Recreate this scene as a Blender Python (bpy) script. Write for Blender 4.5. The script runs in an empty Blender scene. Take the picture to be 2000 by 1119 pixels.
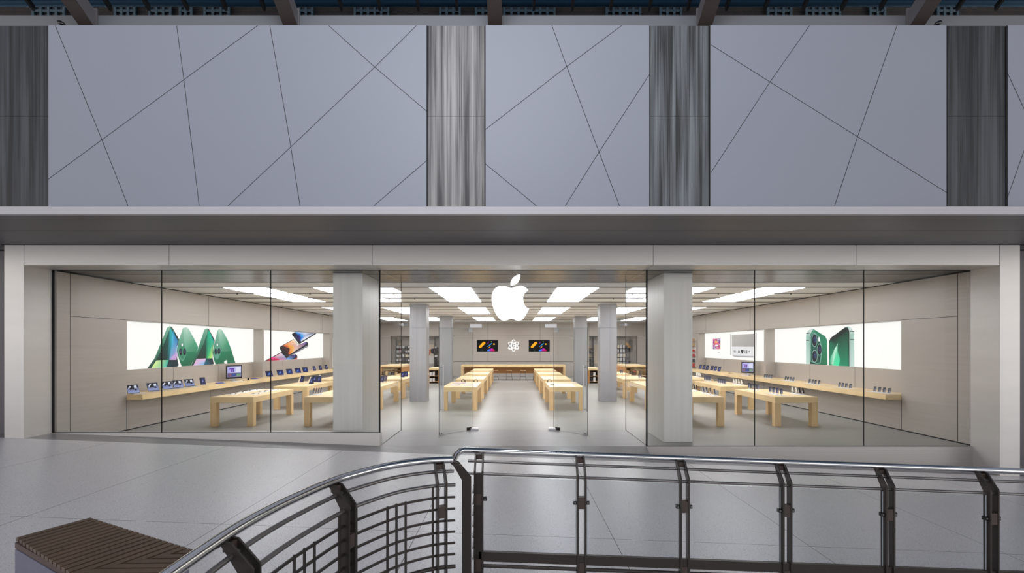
import bpy, bmesh, math, random
from math import sin, cos, pi, radians as R
from mathutils import Vector, Matrix
random.seed(7)
C = bpy.context.scene.collection
S = bpy.context.scene
# ------------------------------------------------------------------ camera, sky, fill lamp, exposure
F, CX, CY, H = 1035.0, 1004.0, 675.0, 2.5          # focal length in px, vanishing point, eye height
cam = bpy.data.cameras.new('camera'); camo = bpy.data.objects.new('camera', cam); C.objects.link(camo)
camo.location = (0, 0, H); camo.rotation_euler = (pi/2, 0, 0)
cam.sensor_width = 36; cam.lens = 36*F/2000; cam.shift_x = (1000-CX)/2000; cam.shift_y = (CY-559.5)/2000
cam.clip_end = 200; S.camera = camo
W = bpy.data.worlds.new('dusk_sky'); S.world = W; W.use_nodes = True
wn = W.node_tree.nodes; wl = W.node_tree.links
bg = wn['Background']; tc = wn.new('ShaderNodeTexCoord'); sp = wn.new('ShaderNodeSeparateXYZ'); cr = wn.new('ShaderNodeValToRGB')
wl.new(tc.outputs['Generated'], sp.inputs[0]); wl.new(sp.outputs['Z'], cr.inputs[0]); wl.new(cr.outputs[0], bg.inputs[0])
cr.color_ramp.elements[0].position = .15; cr.color_ramp.elements[0].color = (1.0, .965, .94, 1)
cr.color_ramp.elements[1].position = .75; cr.color_ramp.elements[1].color = (.09, .105, .14, 1)
e_ = cr.color_ramp.elements.new(.32); e_.color = (.20, .21, .235, 1)
bg.inputs[1].default_value = 2.1

def area_light(name, loc, rot, sx, sy, power, col):
    l = bpy.data.lights.new(name, 'AREA'); l.shape = 'RECTANGLE'; l.size = sx; l.size_y = sy; l.energy = power; l.color = col
    o = bpy.data.objects.new(name, l); C.objects.link(o); o.location = loc; o.rotation_euler = rot
    return o
# added soft fill lamp below the roof glass, brightens the facade towards its middle
area_light('facade_fill', (-1.2, 1.6, 10.2), (R(60), 0, 0), 5, 3, 460, (.93, .94, 1.0))
S.view_settings.view_transform = 'Standard'; S.view_settings.look = 'None'; S.view_settings.gamma = 1
S.view_settings.use_curve_mapping = False; S.view_settings.exposure = 0.0
S.cycles.use_denoising = True; S.cycles.transparent_max_bounces = 32; S.cycles.max_bounces = 8
S.cycles.diffuse_bounces = 4; S.cycles.glossy_bounces = 4; S.cycles.sample_clamp_indirect = 4.0
S.cycles.caustics_reflective = False; S.cycles.caustics_refractive = False

# ------------------------------------------------------------------ photograph measurements -> places in the hall
def at(X, Y, y): return Vector(((X-CX)*y/F, y, H-(Y-CY)*y/F))
def onz(X, Y, z):
    y = F*(H-z)/(Y-CY); return at(X, Y, y)
def onx(X, Y, x):
    y = F*x/(X-CX); return at(X, Y, y)
def ground(x): return -.11-.038*x                   # the hall floor ramps down to the right

# ------------------------------------------------------------------ materials
M = {}
def lin(c):
    return tuple(((v/255)/12.92 if v/255 <= .04045 else ((v/255+.055)/1.055)**2.4) for v in c)
def mat(name, rgb, rough=.5, metal=0.0, spec=.5, noise=None, amt=.08, bump=0.0, rvar=0.0):
    m = bpy.data.materials.new(name); m.use_nodes = True; nt = m.node_tree; b = nt.nodes['Principled BSDF']
    c = lin(rgb); b.inputs['Base Color'].default_value = (*c, 1); b.inputs['Roughness'].default_value = rough
    b.inputs['Metallic'].default_value = metal; b.inputs['Specular IOR Level'].default_value = spec
    if noise:
        g = nt.nodes.new('ShaderNodeNewGeometry'); mp = nt.nodes.new('ShaderNodeMapping'); mp.inputs['Scale'].default_value = noise
        n = nt.nodes.new('ShaderNodeTexNoise'); n.inputs['Scale'].default_value = 1; n.inputs['Detail'].default_value = 6
        r = nt.nodes.new('ShaderNodeValToRGB')
        r.color_ramp.elements[0].position = .3; r.color_ramp.elements[0].color = (*[v*(1-amt) for v in c], 1)
        r.color_ramp.elements[1].position = .7; r.color_ramp.elements[1].color = (*[min(1, v*(1+amt)) for v in c], 1)
        nt.links.new(g.outputs['Position'], mp.inputs[0]); nt.links.new(mp.outputs[0], n.inputs['Vector'])
        nt.links.new(n.outputs['Fac'], r.inputs[0]); nt.links.new(r.outputs[0], b.inputs['Base Color'])
        if bump:
            bp = nt.nodes.new('ShaderNodeBump'); bp.inputs['Strength'].default_value = bump; bp.inputs['Distance'].default_value = .01
            nt.links.new(n.outputs['Fac'], bp.inputs['Height']); nt.links.new(bp.outputs[0], b.inputs['Normal'])
    M[name] = m; return m
def emis(name, rgb, k=1.0):
    m = bpy.data.materials.new(name); m.use_nodes = True; nt = m.node_tree; b = nt.nodes['Principled BSDF']
    b.inputs['Base Color'].default_value = (.02, .02, .02, 1); b.inputs['Emission Color'].default_value = (*lin(rgb), 1)
    b.inputs['Emission Strength'].default_value = k; M[name] = m; return m
def glass(name, tint, refl=1.0):
    m = bpy.data.materials.new(name); m.use_nodes = True; nt = m.node_tree; nt.nodes.remove(nt.nodes['Principled BSDF'])
    t = nt.nodes.new('ShaderNodeBsdfTransparent'); t.inputs[0].default_value = (*tint, 1)
    g = nt.nodes.new('ShaderNodeBsdfGlossy'); g.inputs['Roughness'].default_value = 0.01; g.inputs[0].default_value = (.95, .95, .95, 1)
    fr = nt.nodes.new('ShaderNodeLayerWeight'); fr.inputs[0].default_value = .5
    pw = nt.nodes.new('ShaderNodeMath'); pw.operation = 'POWER'; pw.inputs[1].default_value = 5.0; nt.links.new(fr.outputs['Facing'], pw.inputs[0])
    mm = nt.nodes.new('ShaderNodeMath'); mm.operation = 'MULTIPLY_ADD'; mm.inputs[1].default_value = .40*refl; mm.inputs[2].default_value = .006*refl
    mx = nt.nodes.new('ShaderNodeMixShader')
    nt.links.new(pw.outputs[0], mm.inputs[0]); nt.links.new(mm.outputs[0], mx.inputs[0])
    nt.links.new(t.outputs[0], mx.inputs[1]); nt.links.new(g.outputs[0], mx.inputs[2])
    nt.links.new(mx.outputs[0], nt.nodes['Material Output'].inputs[0]); M[name] = m; return m
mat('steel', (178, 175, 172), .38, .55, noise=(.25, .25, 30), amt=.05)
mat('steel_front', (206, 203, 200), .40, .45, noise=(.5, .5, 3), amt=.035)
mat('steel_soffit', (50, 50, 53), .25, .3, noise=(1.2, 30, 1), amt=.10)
mat('steel_wall', (180, 173, 166), .42, .25, noise=(.3, .6, 18), amt=.04)
mat('steel_column', (208, 206, 203), .40, .2, noise=(8, 8, .4), amt=.05)
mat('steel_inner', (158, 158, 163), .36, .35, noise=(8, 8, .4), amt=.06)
mat('steel_satin', (208, 208, 210), .3, .45)
mat('steel_polish', (215, 215, 215), .12, 1.0)
mat('dark_metal', (64, 59, 56), .38, .6)
mat('dark_tube', (126, 123, 121), .28, .8)
mat('brown_block', (74, 62, 56), .5, .3)
mat('joint', (14, 13, 13), .8)
mat('wood', (236, 206, 156), .42, 0, noise=(3, 1.2, 3), amt=.10)
mat('wood_end', (228, 194, 144), .45, 0, noise=(20, 20, 2), amt=.08)
mat('wood_deep', (196, 140, 82), .45, 0, noise=(2, 2, 12), amt=.12)
mat('white_plastic', (238, 238, 240), .35)
mat('cream_plastic', (232, 222, 200), .4)
mat('black_plastic', (14, 14, 16), .25)
mat('grey_plastic', (110, 110, 116), .4)
mat('aluminium', (190, 192, 198), .3, .8)
mat('ceiling_white', (240, 243, 250), .7)
mat('slot_black', (92, 90, 90), .8)
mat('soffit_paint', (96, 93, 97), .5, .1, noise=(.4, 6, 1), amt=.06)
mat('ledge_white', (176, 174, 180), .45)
mat('band_grey', (104, 108, 114), .5)
mat('facade_panel', (134, 139, 152), .5, 0, noise=(.18, .18, .25), amt=.035)
mat('rafter_grey', (104, 102, 106), .5, .2)
mat('rafter_brown', (62, 54, 50), .6)
mat('glazing_black', (10, 10, 11), .5)
mat('pipe_blue', (82, 104, 122), .4)
mat('window_blue', (38, 60, 72), .5)
mat('window_dark', (12, 16, 22), .2)
mat('curb_stone', (134, 131, 131), .4, noise=(1.5, 3, 1), amt=.05)
mat('bench_stone', (120, 118, 136), .6, noise=(6, 6, 6), amt=.06)
mat('bench_wood', (92, 72, 54), .5, noise=(3, 1.2, 6), amt=.28)
mat('bench_edge', (92, 72, 66), .6)
mat('store_floor', (150, 148, 143), .38, 0, spec=.35, noise=(.35, 1.6, 1), amt=.05)
mat('box_dark', (44, 40, 44), .5); mat('box_purple', (74, 62, 128), .5); mat('box_red', (176, 52, 46), .5); mat('box_tan', (190, 160, 120), .5)
mat('paper', (240, 236, 230), .7)
emis('light_panel', (250, 251, 255), 7.8)
emis('logo_white', (255, 255, 255), 1.25)
emis('sign_white', (255, 255, 255), 1.2)
emis('box_light', (255, 253, 250), 1.0)
emis('lamp_dot', (255, 250, 240), 6)
glass('glass', (.965, .97, .965), 1.0)
glass('glass_door', (.93, .94, .94), 1.1)
glass('rail_glass', (.90, .91, .92), .8)
glass('roof_glass', (.42, .50, .56), .5)
# printed pictures and screens: colour comes from the print itself
m = bpy.data.materials.new('print'); m.use_nodes = True; nt = m.node_tree; b = nt.nodes['Principled BSDF']
va = nt.nodes.new('ShaderNodeVertexColor'); va.layer_name = 'Col'; b.inputs['Base Color'].default_value = (.01, .01, .01, 1)
nt.links.new(va.outputs[0], b.inputs['Emission Color']); b.inputs['Emission Strength'].default_value = 1.0; b.inputs['Roughness'].default_value = .6; b.inputs['Specular IOR Level'].default_value = .1; M['print'] = m
m = bpy.data.materials.new('poster_print'); m.use_nodes = True; nt = m.node_tree; b = nt.nodes['Principled BSDF']
va = nt.nodes.new('ShaderNodeVertexColor'); va.layer_name = 'Col'; nt.links.new(va.outputs[0], b.inputs['Base Color']); b.inputs['Roughness'].default_value = .7; M['poster_print'] = m
# striped metal facing of the upper facade
def striped(name, dark, light):
    m = bpy.data.materials.new(name); m.use_nodes = True; nt = m.node_tree; b = nt.nodes['Principled BSDF']; b.inputs['Roughness'].default_value = .5; b.inputs['Metallic'].default_value = .15
    g = nt.nodes.new('ShaderNodeNewGeometry'); out = []
    for sc, det in (((9, 9, .35), 3), ((38, 38, .25), 5), ((130, 130, .6), 4)):
        mp = nt.nodes.new('ShaderNodeMapping'); mp.inputs['Scale'].default_value = sc
        n = nt.nodes.new('ShaderNodeTexNoise'); n.inputs['Scale'].default_value = 1; n.inputs['Detail'].default_value = det; n.inputs['Distortion'].default_value = .25
        nt.links.new(g.outputs['Position'], mp.inputs[0]); nt.links.new(mp.outputs[0], n.inputs['Vector']); out.append(n)
    a1 = nt.nodes.new('ShaderNodeMath'); a1.operation = 'MULTIPLY_ADD'; a1.inputs[1].default_value = .5; nt.links.new(out[0].outputs['Fac'], a1.inputs[0])
    a2 = nt.nodes.new('ShaderNodeMath'); a2.operation = 'MULTIPLY_ADD'; a2.inputs[1].default_value = .3; nt.links.new(out[1].outputs['Fac'], a2.inputs[0])
    a3 = nt.nodes.new('ShaderNodeMath'); a3.operation = 'MULTIPLY'; a3.inputs[1].default_value = .2; nt.links.new(out[2].outputs['Fac'], a3.inputs[0])
    nt.links.new(a3.outputs[0], a2.inputs[2]); nt.links.new(a2.outputs[0], a1.inputs[2])
    r = nt.nodes.new('ShaderNodeValToRGB'); r.color_ramp.elements[0].position = .42; r.color_ramp.elements[0].color = (*lin(dark), 1)
    r.color_ramp.elements[1].position = .60; r.color_ramp.elements[1].color = (*lin(light), 1)
    nt.links.new(a1.outputs[0], r.inputs[0]); nt.links.new(r.outputs[0], b.inputs['Base Color']); M[name] = m
striped('striped_light', (48, 48, 51), (142, 141, 141)); striped('striped_mid', (38, 40, 44), (112, 118, 124)); striped('striped_dark', (18, 20, 24), (66, 70, 77))
# terrazzo floor with its joints, brick wall
m = bpy.data.materials.new('terrazzo'); m.use_nodes = True; nt = m.node_tree; N = nt.nodes.new; L = nt.links.new; b = nt.nodes['Principled BSDF']
g = N('ShaderNodeNewGeometry'); n1 = N('ShaderNodeTexNoise'); n1.inputs['Scale'].default_value = 95; n1.inputs['Detail'].default_value = 3
n2 = N('ShaderNodeTexNoise'); n2.inputs['Scale'].default_value = .5; n2.inputs['Detail'].default_value = 3
for n in (n1, n2): L(g.outputs['Position'], n.inputs['Vector'])
r = N('ShaderNodeValToRGB'); e = r.color_ramp.elements; e[0].position = .34; e[0].color = (*lin((160, 158, 160)), 1); e[1].position = .46; e[1].color = (*lin((226, 223, 223)), 1)
L(n1.outputs['Fac'], r.inputs[0])
r2 = N('ShaderNodeValToRGB'); r2.color_ramp.elements[0].color = (.86, .86, .88, 1); r2.color_ramp.elements[1].color = (1, 1, 1, 1); L(n2.outputs['Fac'], r2.inputs[0])
mul = N('ShaderNodeMixRGB'); mul.blend_type = 'MULTIPLY'; mul.inputs[0].default_value = 1; L(r.outputs[0], mul.inputs[1]); L(r2.outputs[0], mul.inputs[2])
sx = N('ShaderNodeSeparateXYZ'); L(g.outputs['Position'], sx.inputs[0])
def joint(axis, off, period, w):
    a = N('ShaderNodeMath'); a.operation = 'ADD'; a.inputs[1].default_value = -off + 100*period; L(sx.outputs[axis], a.inputs[0])
    mo = N('ShaderNodeMath'); mo.operation = 'MODULO'; mo.inputs[1].default_value = period; L(a.outputs[0], mo.inputs[0])
    c = N('ShaderNodeMath'); c.operation = 'LESS_THAN'; c.inputs[1].default_value = w; L(mo.outputs[0], c.inputs[0]); return c
j1 = joint('X', 1.37, 2.7, .010); j2 = joint('Y', 7.29, 5.4, .010)
mxm = N('ShaderNodeMath'); mxm.operation = 'MAXIMUM'; L(j1.outputs[0], mxm.inputs[0]); L(j2.outputs[0], mxm.inputs[1])
mj = N('ShaderNodeMixRGB'); L(mxm.outputs[0], mj.inputs[0]); L(mul.outputs[0], mj.inputs[1]); mj.inputs[2].default_value = (.06, .055, .055, 1)
L(mj.outputs[0], b.inputs['Base Color']); b.inputs['Roughness'].default_value = .33; b.inputs['Specular IOR Level'].default_value = .6; M['terrazzo'] = m
m = bpy.data.materials.new('brick'); m.use_nodes = True; nt = m.node_tree; N = nt.nodes.new; L = nt.links.new; b = nt.nodes['Principled BSDF']
g = N('ShaderNodeNewGeometry'); mp = N('ShaderNodeMapping'); mp.inputs['Rotation'].default_value = (pi/2, 0, 0); br = N('ShaderNodeTexBrick')
L(g.outputs['Position'], mp.inputs[0]); L(mp.outputs[0], br.inputs['Vector']); br.inputs['Scale'].default_value = 4.5
br.inputs['Color1'].default_value = (.022, .012, .010, 1); br.inputs['Color2'].default_value = (.010, .008, .008, 1); br.inputs['Mortar'].default_value = (.018, .017, .017, 1)
L(br.outputs[0], b.inputs['Base Color']); b.inputs['Roughness'].default_value = .9; M['brick'] = m

# ------------------------------------------------------------------ mesh helpers
class MB:
    def __init__(s): s.v = []; s.f = []; s.c = []; s.m = []; s.cur = 0
    def add(s, vs, fs, col=None):
        k = len(s.v); s.v += [tuple(v) for v in vs]; s.f += [tuple(i+k for i in f) for f in fs]
        s.c += (col if isinstance(col, list) else [col or (1, 1, 1)]*len(vs)); s.m += [s.cur]*len(fs); return s
    def box(s, x0, x1, y0, y1, z0, z1):
        x0, x1 = sorted((x0, x1)); y0, y1 = sorted((y0, y1)); z0, z1 = sorted((z0, z1))
        return s.add([(x0,y0,z0),(x1,y0,z0),(x1,y1,z0),(x0,y1,z0),(x0,y0,z1),(x1,y0,z1),(x1,y1,z1),(x0,y1,z1)],
                     [(0,3,2,1),(4,5,6,7),(0,1,5,4),(1,2,6,5),(2,3,7,6),(3,0,4,7)])
    def prism(s, pts, d):            # pts: closed 3-D outline, d: extrusion vector
        n = len(pts); d = Vector(d); a = [Vector(p) for p in pts]
        return s.add(a+[p+d for p in a], [tuple(range(n))[::-1], tuple(range(n, 2*n))]+[(i, (i+1) % n, (i+1) % n+n, i+n) for i in range(n)])
    def tube(s, path, r, n=12, caps=True):
        path = [Vector(p) for p in path]; rings = []
        for i, p in enumerate(path):
            t = (path[min(i+1, len(path)-1)]-path[max(i-1, 0)]).normalized()
            up = Vector((0, 0, 1)) if abs(t.z) < .95 else Vector((0, 1, 0))
            a = t.cross(up).normalized(); q = a.cross(t).normalized()
            rings.append([p+a*r*cos(2*pi*k/n)+q*r*sin(2*pi*k/n) for k in range(n)])
        vs = [v for g_ in rings for v in g_]; fs = []
        for i in range(len(path)-1):
            for k in range(n): fs.append((i*n+k, i*n+(k+1) % n, (i+1)*n+(k+1) % n, (i+1)*n+k))
        if caps: fs += [tuple(range(n))[::-1], tuple(range(len(vs)-n, len(vs)))]
        return s.add(vs, fs)
    def bar(s, path, w, h):          # flat bar swept along a path, w sideways, h upright
        path = [Vector(p) for p in path]; vs = []; fs = []
        for i, p in enumerate(path):
            t = (path[min(i+1, len(path)-1)]-path[max(i-1, 0)]).normalized(); a = t.cross(Vector((0, 0, 1))).normalized()*w/2; u = Vector((0, 0, h/2))
            vs += [p-a-u, p+a-u, p+a+u, p-a+u]
        for i in range(len(path)-1):
            for k in range(4): fs.append((i*4+k, i*4+(k+1) % 4, (i+1)*4+(k+1) % 4, (i+1)*4+k))
        fs += [(3, 2, 1, 0), tuple(range(len(vs)-4, len(vs)))]
        return s.add(vs, fs)
    def ell(s, c, rx, ry, rz, n=12, k=8):
        vs = [(c[0], c[1], c[2]-rz)]; fs = []
        for j in range(1, k):
            a = -pi/2+pi*j/k
            vs += [(c[0]+rx*cos(a)*cos(2*pi*i/n), c[1]+ry*cos(a)*sin(2*pi*i/n), c[2]+rz*sin(a)) for i in range(n)]
        vs.append((c[0], c[1], c[2]+rz))
        for i in range(n): fs.append((0, 1+(i+1) % n, 1+i)); fs.append((len(vs)-1, len(vs)-1-n+i, len(vs)-1-n+(i+1) % n))
        for j in range(k-2):
            for i in range(n): fs.append((1+j*n+i, 1+j*n+(i+1) % n, 1+(j+1)*n+(i+1) % n, 1+(j+1)*n+i))
        return s.add(vs, fs)
    def fan(s, pts, cols):           # printed patch: coloured at its corners, blended between
        if not isinstance(cols, list): cols = [cols]*len(pts)
        cols = [lin(c) for c in cols]; n = len(pts); c = sum((Vector(p) for p in pts), Vector())/n
        cc = tuple(sum(q[i] for q in cols)/n for i in range(3))
        return s.add(list(pts)+[c], [(i, (i+1) % n, n) for i in range(n)], cols+[cc])
    def build(s, name, ms, parent=None, bevel=0, smooth=False, mtx=None):
        me = bpy.data.meshes.new(name); vs = [mtx @ Vector(v) for v in s.v] if mtx else s.v
        me.from_pydata(vs, [], s.f)
        for mm_ in (ms if isinstance(ms, (list, tuple)) else [ms]): me.materials.append(M[mm_])
        me.polygons.foreach_set('material_index', s.m)
        if any(c != (1, 1, 1) for c in s.c):
            ca = me.color_attributes.new('Col', 'FLOAT_COLOR', 'POINT')
            for i, c in enumerate(s.c): ca.data[i].color = (*c, 1)
        bm = bmesh.new(); bm.from_mesh(me)
        if 'Col' not in me.color_attributes: bmesh.ops.recalc_face_normals(bm, faces=bm.faces)
        bm.to_mesh(me); bm.free()
        if smooth:
            for p in me.polygons: p.use_smooth = True
        me.update()
        o = bpy.data.objects.new(name, me); C.objects.link(o); o.parent = parent
        if smooth:
            md = o.modifiers.new('split', 'EDGE_SPLIT'); md.split_angle = R(40)
        if bevel:
            bv = o.modifiers.new('bevel', 'BEVEL'); bv.width = bevel; bv.segments = 2; bv.limit_method = 'ANGLE'
        return o
def tag(o, label=None, cat=None, group=None, kind=None):
    if label: o['label'] = label
    if cat: o['category'] = cat
    if group: o['group'] = group
    if kind: o['kind'] = kind
    return o
def empty(name, loc, rz, label, cat, group=None, kind=None):
    o = bpy.data.objects.new(name, None); C.objects.link(o); o.location = loc; o.rotation_euler = (0, 0, rz); o.empty_display_size = .1
    return tag(o, label, cat, group, kind)
def struct(o, label): return tag(o, label, kind='structure', cat=o.name.split('_')[0])
def dup(root, loc, rz, label, group=None, cat=None):
    r_ = root.copy(); C.objects.link(r_); r_.location = loc; r_.rotation_euler = (0, 0, rz); tag(r_, label, cat, group)
    for ch in list(root.children):
        c = ch.copy(); C.objects.link(c); c.parent = r_
        for gch in ch.children:
            d = gch.copy(); C.objects.link(d); d.parent = c
    return r_
class Kind:                          # first use places the prototype itself, later uses copy it
    def __init__(s, proto): s.p = proto; s.used = False
    def put(s, loc, rz, label, group=None):
        if not s.used:
            s.used = True; s.p.location = loc; s.p.rotation_euler = (0, 0, rz); return tag(s.p, label, None, group)
        return dup(s.p, loc, rz, label, group)
def smooth_loop(pts, corners=(), k=6):
    n = len(pts); out = []
    for i in range(n):
        p1, p2 = Vector(pts[i]), Vector(pts[(i+1) % n])
        p0 = p1 if i in corners else Vector(pts[i-1]); p3 = p2 if (i+1) % n in corners else Vector(pts[(i+2) % n])
        for j in range(k):
            t = j/k; out.append(.5*((2*p1)+(p2-p0)*t+(2*p0-5*p1+4*p2-p3)*t*t+(3*p1-p0-3*p2+p3)*t**3))
    return out

# ================================================================== SETTING: hall floor, storefront, upper facade
yF, yG, yD = 12.41, 13.2, 15.7       # frame front, shop glass, door line
zC = 4.382                           # shop ceiling and soffit height
mb = MB()
mb.prism([(-26, -30, ground(-26)), (26, -30, ground(26)), (26, yF, ground(26)), (-26, yF, ground(-26))], (0, 0, -.3))
struct(mb.build('floor', 'terrazzo'), 'speckled grey terrazzo hall floor with thin dark joints sloping to the right')
mb = MB(); xs_ = [-13, -3.33, -1.1, 1.1, 3.285]; zb_ = [ground(-13), ground(-3.33), 0, 0, 0]
for i in range(4): mb.prism([(xs_[i], yF, ground(xs_[i])), (xs_[i+1], yF, ground(xs_[i+1])), (xs_[i+1], yG+(.04 if i < 1 else 0), zb_[i+1]), (xs_[i], yG+(.04 if i < 1 else 0), zb_[i])], (0, 0, -.3))
mb.prism([(3.29, yF, ground(3.29)), (13, yF, ground(13)), (13, yG+.04, ground(13)), (3.29, yG+.04, ground(3.29))], (0, 0, -.3))
struct(mb.build('floor_threshold', 'curb_stone'), 'smooth grey stone threshold strip along the front of the shop')
mb = MB(); mb.box(-12.2, -3.34, yG+.05, yD, -.3, 0); mb.box(3.30, 12.2, yG+.05, yD, -.3, 0); mb.box(-12.2, 12.2, yD, 46, -.3, 0)
struct(mb.build('floor_shop', 'store_floor'), 'smooth pale stone floor inside the bright shop')
mb = MB(); mb.box(-3.34, 3.30, yG, yD-.008, -.4, 0); mb.box(-3.36, -3.34, yG, yD, -.1, .0); mb.box(3.30, 3.32, yG, yD, -.1, 0); mb.cur = 1; mb.box(-3.35, -3.336, yG+.02, yD, 0, .004); mb.box(3.302, 3.316, yG+.02, yD, 0, .004)
struct(mb.build('trim_step', ['curb_stone', 'joint']), 'grey stone floor of the entrance recess with its low front step')

def frame_box(m_, x0, x1, z0, z1, y0=yF, y1=yG+.02): m_.box(x0, x1, y0, y1, z0, z1)
XL0, XL1, XR1, XR0 = -11.94, -11.485, 11.38, 11.85
mb = MB(); frame_box(mb, XL0, XL1, ground(XL0)-.1, zC+.48); struct(mb.build('wall_frame_left', 'steel_front', bevel=.006), 'brushed steel portal post at the left end of the storefront')
mb = MB(); frame_box(mb, XR1, XR0, ground(XR0)-.1, zC+.48); struct(mb.build('wall_frame_right', 'steel_front', bevel=.006), 'brushed steel portal post at the right end of the storefront')
mb = MB(); js = [XL1+.008]+[(X-CX)*yF/F for X in (330, 727, 1276, 1672)]+[XR1-.008]
for a, b_ in zip(js, js[1:]): frame_box(mb, a+.005, b_-.005, zC, zC+.48)
mb.cur = 1; frame_box(mb, XL1+.001, XR1-.001, zC+.01, zC+.47, yF+.006, yG)
struct(mb.build('trim_header', ['steel_front', 'joint'], bevel=.0), 'long brushed steel header band over the storefront glass')
# steel soffit between header and door line
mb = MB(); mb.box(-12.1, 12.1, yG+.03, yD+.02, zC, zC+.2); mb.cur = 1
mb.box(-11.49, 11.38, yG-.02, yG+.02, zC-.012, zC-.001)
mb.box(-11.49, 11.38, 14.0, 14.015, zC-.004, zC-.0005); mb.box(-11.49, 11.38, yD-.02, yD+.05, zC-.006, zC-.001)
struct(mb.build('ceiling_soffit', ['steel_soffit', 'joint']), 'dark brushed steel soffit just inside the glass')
# sills
mb = MB(); mb.box(XL1, -3.33, yG-.06, yG+.16, -.3, .336); mb.cur = 1; mb.box(XL1, -3.33, yG-.02, yG+.02, .336, .344)
struct(mb.build('trim_sill_left', ['steel_front', 'joint']), 'raised grey sill under the left shop windows')
mb = MB(); mb.box(3.29, XR1, yG-.06, yG+.16, ground(XR1)-.1, -.002); mb.cur = 1; mb.box(3.29, XR1, yG-.02, yG+.02, -.002, .006)
struct(mb.build('trim_sill_right', ['steel', 'joint']), 'steel sill face under the right shop windows down to the ramp')
# outer side walls and soffit of the upper storey
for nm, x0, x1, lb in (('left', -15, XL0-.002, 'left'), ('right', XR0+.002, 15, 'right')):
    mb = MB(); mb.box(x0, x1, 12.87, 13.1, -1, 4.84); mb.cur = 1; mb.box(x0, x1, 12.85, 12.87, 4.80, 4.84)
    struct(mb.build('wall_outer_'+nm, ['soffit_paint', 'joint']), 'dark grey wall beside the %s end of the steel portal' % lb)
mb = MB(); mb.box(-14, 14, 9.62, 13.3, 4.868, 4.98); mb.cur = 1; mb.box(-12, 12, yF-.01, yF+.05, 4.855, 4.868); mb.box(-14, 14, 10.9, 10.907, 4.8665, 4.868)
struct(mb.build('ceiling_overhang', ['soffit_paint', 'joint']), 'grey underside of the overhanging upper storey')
mb = MB(); mb.box(-14, 14, 9.52, 9.62, 4.862, 5.0)
struct(mb.build('trim_ledge', 'ledge_white', bevel=.004), 'pale ledge strip under the upper facade panels')
# upper facade: panel fields with diagonal joints
yU = 9.6; zP0, zP1 = at(0, 403, yU).z, at(0, 49.5, yU).z
fields = [(94, 833.5), (948, 1268.5), (1387, 1849), (1968, 2600)]
seams = [[[(108,50),(201,278),(250,402)], [(94,350),(503,50)], [(345,50),(359,155),(389,402)], [(527,50),(568,287),(586,402)], [(445,402),(568,287),(732,131),(813,50)], [(642,50),(732,131),(833,217)], [(730,402),(833,314)]],
 [[(1078,50),(1107,130),(1170,297),(1210,402)], [(948,253),(1107,130),(1214,50)], [(948,320),(1048,402)], [(1104,402),(1170,297),(1268,146)]],
 [[(1388,87),(1504,160),(1675,267),(1849,376)], [(1388,338),(1504,160),(1581,50)], [(1630,402),(1675,267),(1752,50)]],
 [[(1968,143),(2000,212),(2060,340)], [(1968,385),(2000,295),(2080,70)]]]
for i, ((a, b_), sm) in enumerate(zip(fields, seams)):
    mb = MB(); x0, x1 = at(a, 0, yU).x, at(b_, 0, yU).x; mb.box(x0+.004, x1-.004, yU, yU+.1, zP0, zP1); mb.cur = 1
    for line in sm:
        for p, q in zip(line, line[1:]):
            P, Q = at(*p, yU-.0015), at(*q, yU-.0015); d = (Q-P).normalized(); n_ = Vector((-d.z, 0, d.x))*.0048
            mb.add([P-n_, Q-n_, Q+n_, P+n_], [(0, 1, 2, 3)])
    mb.box(x0-.006, x0+.004, yU+.005, yU+.1, zP0, zP1); mb.box(x1-.004, x1+.006, yU+.005, yU+.1, zP0, zP1)
    struct(mb.build('wall_upper_%d' % (i+1), ['facade_panel', 'joint']), ['widest field of blue-grey facade panels with diagonal joints, left of the pale striped column', 'blue-grey facade panel field between the two middle striped columns', 'blue-grey facade panel field left of the rightmost striped column', 'sliver of blue-grey facade panel at the right edge'][i])
for i, (a, b_, mt, lb) in enumerate([(-320, 94, 'striped_dark', 'dark streaked metal facing at the left edge of the upper facade'), (834, 947.5, 'striped_light', 'palest streaked metal facing strip, above the shop logo'), (1269, 1386, 'striped_mid', 'grey streaked metal facing strip right of the palest one'), (1850, 1967, 'striped_dark', 'darkest streaked metal facing strip near the right edge')]):
    mb = MB(); x0, x1 = at(a, 0, yU).x, at(b_, 0, yU).x; zj = at(0, 226, yU).z
    mb.box(x0+.01, x1-.01, yU+.02, yU+.1, zP0, zj-.004); mb.box(x0+.01, x1-.01, yU+.02, yU+.1, zj+.004, zP1); mb.cur = 1
    mb.box(x0, x1, yU+.06, yU+.1, zP0, zP1); mb.box(x0, x0+.012, yU+.004, yU+.1, zP0, zP1-.01); mb.box(x1-.012, x1, yU+.004, yU+.1, zP0, zP1-.01)
    struct(mb.build('wall_striped_%d' % (i+1), [mt, 'joint']), lb)
mb = MB(); mb.box(-14, 14, yU, yU+.12, zP0-.012, zP0)
struct(mb.build('trim_shadow_gap', 'joint'), 'thin dark gap between ledge and facade panels')
mb = MB(); mb.box(-14, 14, yU+.3, yU+.42, zP1-.6, at(0, 30, yU+.3).z)
struct(mb.build('trim_gutter', 'band_grey'), 'grey gutter band above the facade panels')
mb = MB(); mb.box(-14, 14, yU+.1, yU+.3, zP1-.12, zP1-.02)
struct(mb.build('trim_capping', 'band_grey'), 'capping behind the top edge of the facade panels')
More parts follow.
